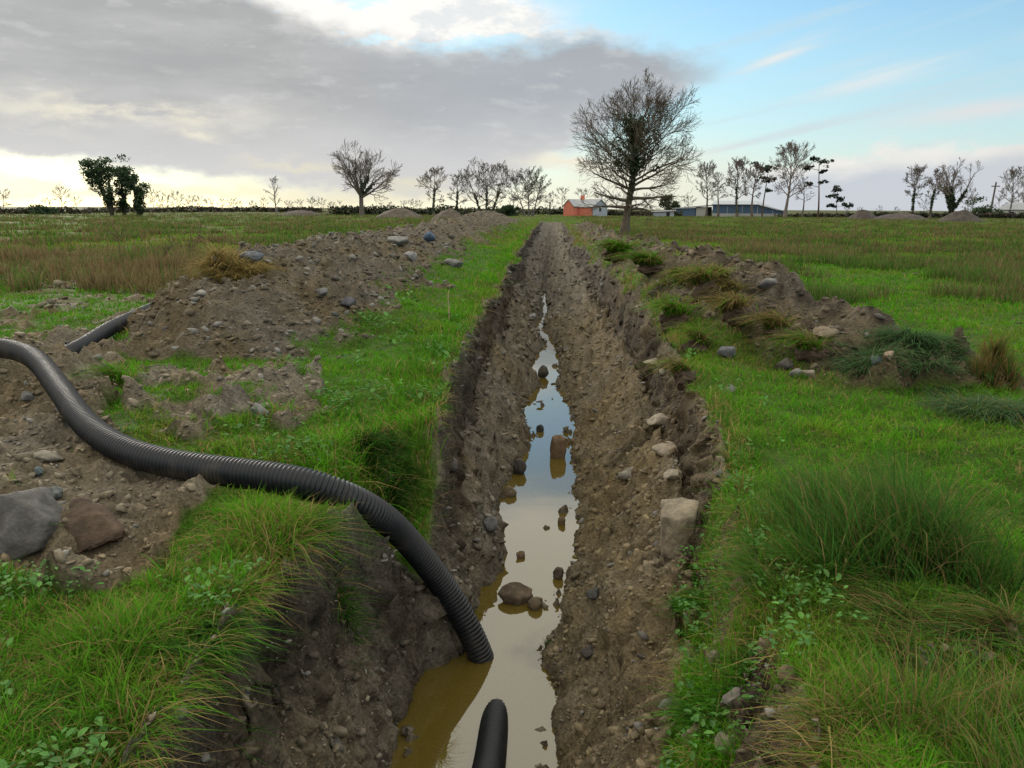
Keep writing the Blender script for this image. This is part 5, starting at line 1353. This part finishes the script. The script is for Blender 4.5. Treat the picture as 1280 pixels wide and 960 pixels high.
# e: low grey lilac bank at right with a lit upper edge
topR = curve(X, [(800, 255), (880, 215), (960, 205), (1040, 196), (1130, 196), (1200, 186), (1300, 175)])
bankR = ss(-5, 9, Yf-topR)*ss(850, 960, X)
colR = mixcol((.97, .94, .88), (.63, .67, .74), ss(2, 30, Yw-topR))
colR = mixcol(colR, (.70, .68, .66), ss(1120, 1260, Xw)*.6)
col, cov = over(col, cov, colR, bankR*.93)
# f: small wisps in the blue
wis = gauss(Xw, Y+(X-1150)*.10, 1140, 158, 85, 11)*.75+gauss(Xw, Y, 1225, 90, 40, 8)*.45+gauss(Xw, Yf, 1290, 150, 60, 22)*.6
col, cov = over(col, cov, (.86, .83, .82), (wis*1.1).clip())
wis2 = gauss(X, Y+(X-1030)*.16, 1030, 120, 80, 14)*.8+gauss(X, Y+(X-930)*.4, 935, 100, 50, 9)*.8
col, cov = over(col, cov, (.86, .92, .93), (wis2*ss(.3, .6, nstr)*1.3).clip())
# g: broken overcast higher than the picture shows (lights the scene and lies in the water)
hi = ss(-40, -140, Yw)*ss(.30, .5, noise(X, Y, 420, 180, 9, 5)+.12)
col, cov = over(col, cov, (1.75, 1.67, 1.48), hi*.92)
bgc = nd.new('ShaderNodeBackground'); bgc.inputs['Strength'].default_value = .92; lk.new(col, bgc.inputs['Color'])
mx = nd.new('ShaderNodeMixShader'); lk.new(cov.clip().o, mx.inputs[0]); lk.new(bgs.outputs[0], mx.inputs[1]); lk.new(bgc.outputs[0], mx.inputs[2])
ow = nd.new('ShaderNodeOutputWorld'); lk.new(mx.outputs[0], ow.inputs['Surface'])

# ---------------------------------------------------------------- sun and camera
sl = bpy.data.lights.new('sun', 'SUN'); sl.energy = 1.8; sl.angle = math.radians(14); sl.color = (1, .93, .82)
so = bpy.data.objects.new('sun', sl); COL.objects.link(so)
sd = Vector((math.sin(SUN_AZ)*math.cos(SUN_EL), math.cos(SUN_AZ)*math.cos(SUN_EL), math.sin(SUN_EL)))
so.rotation_euler = sd.to_track_quat('Z', 'Y').to_euler(); so.location = (0, 0, 30)
cd = bpy.data.cameras.new('camera'); co = bpy.data.objects.new('camera', cd); COL.objects.link(co)
cd.sensor_width = 36; cd.sensor_fit = 'HORIZONTAL'; cd.lens = 36*FPX/1280; cd.clip_start = .05; cd.clip_end = 4000
mw = Matrix.Identity(4)
for i in range(3): mw[i][0], mw[i][1], mw[i][2], mw[i][3] = RT[i], UP[i], -FW[i], CAM[i]
co.matrix_world = mw
S.camera = co
S.view_settings.view_transform = 'Standard'; S.view_settings.look = 'None'; S.view_settings.exposure = 0
S.cycles.max_bounces = 5; S.cycles.transparent_max_bounces = 8; S.cycles.use_denoising = True
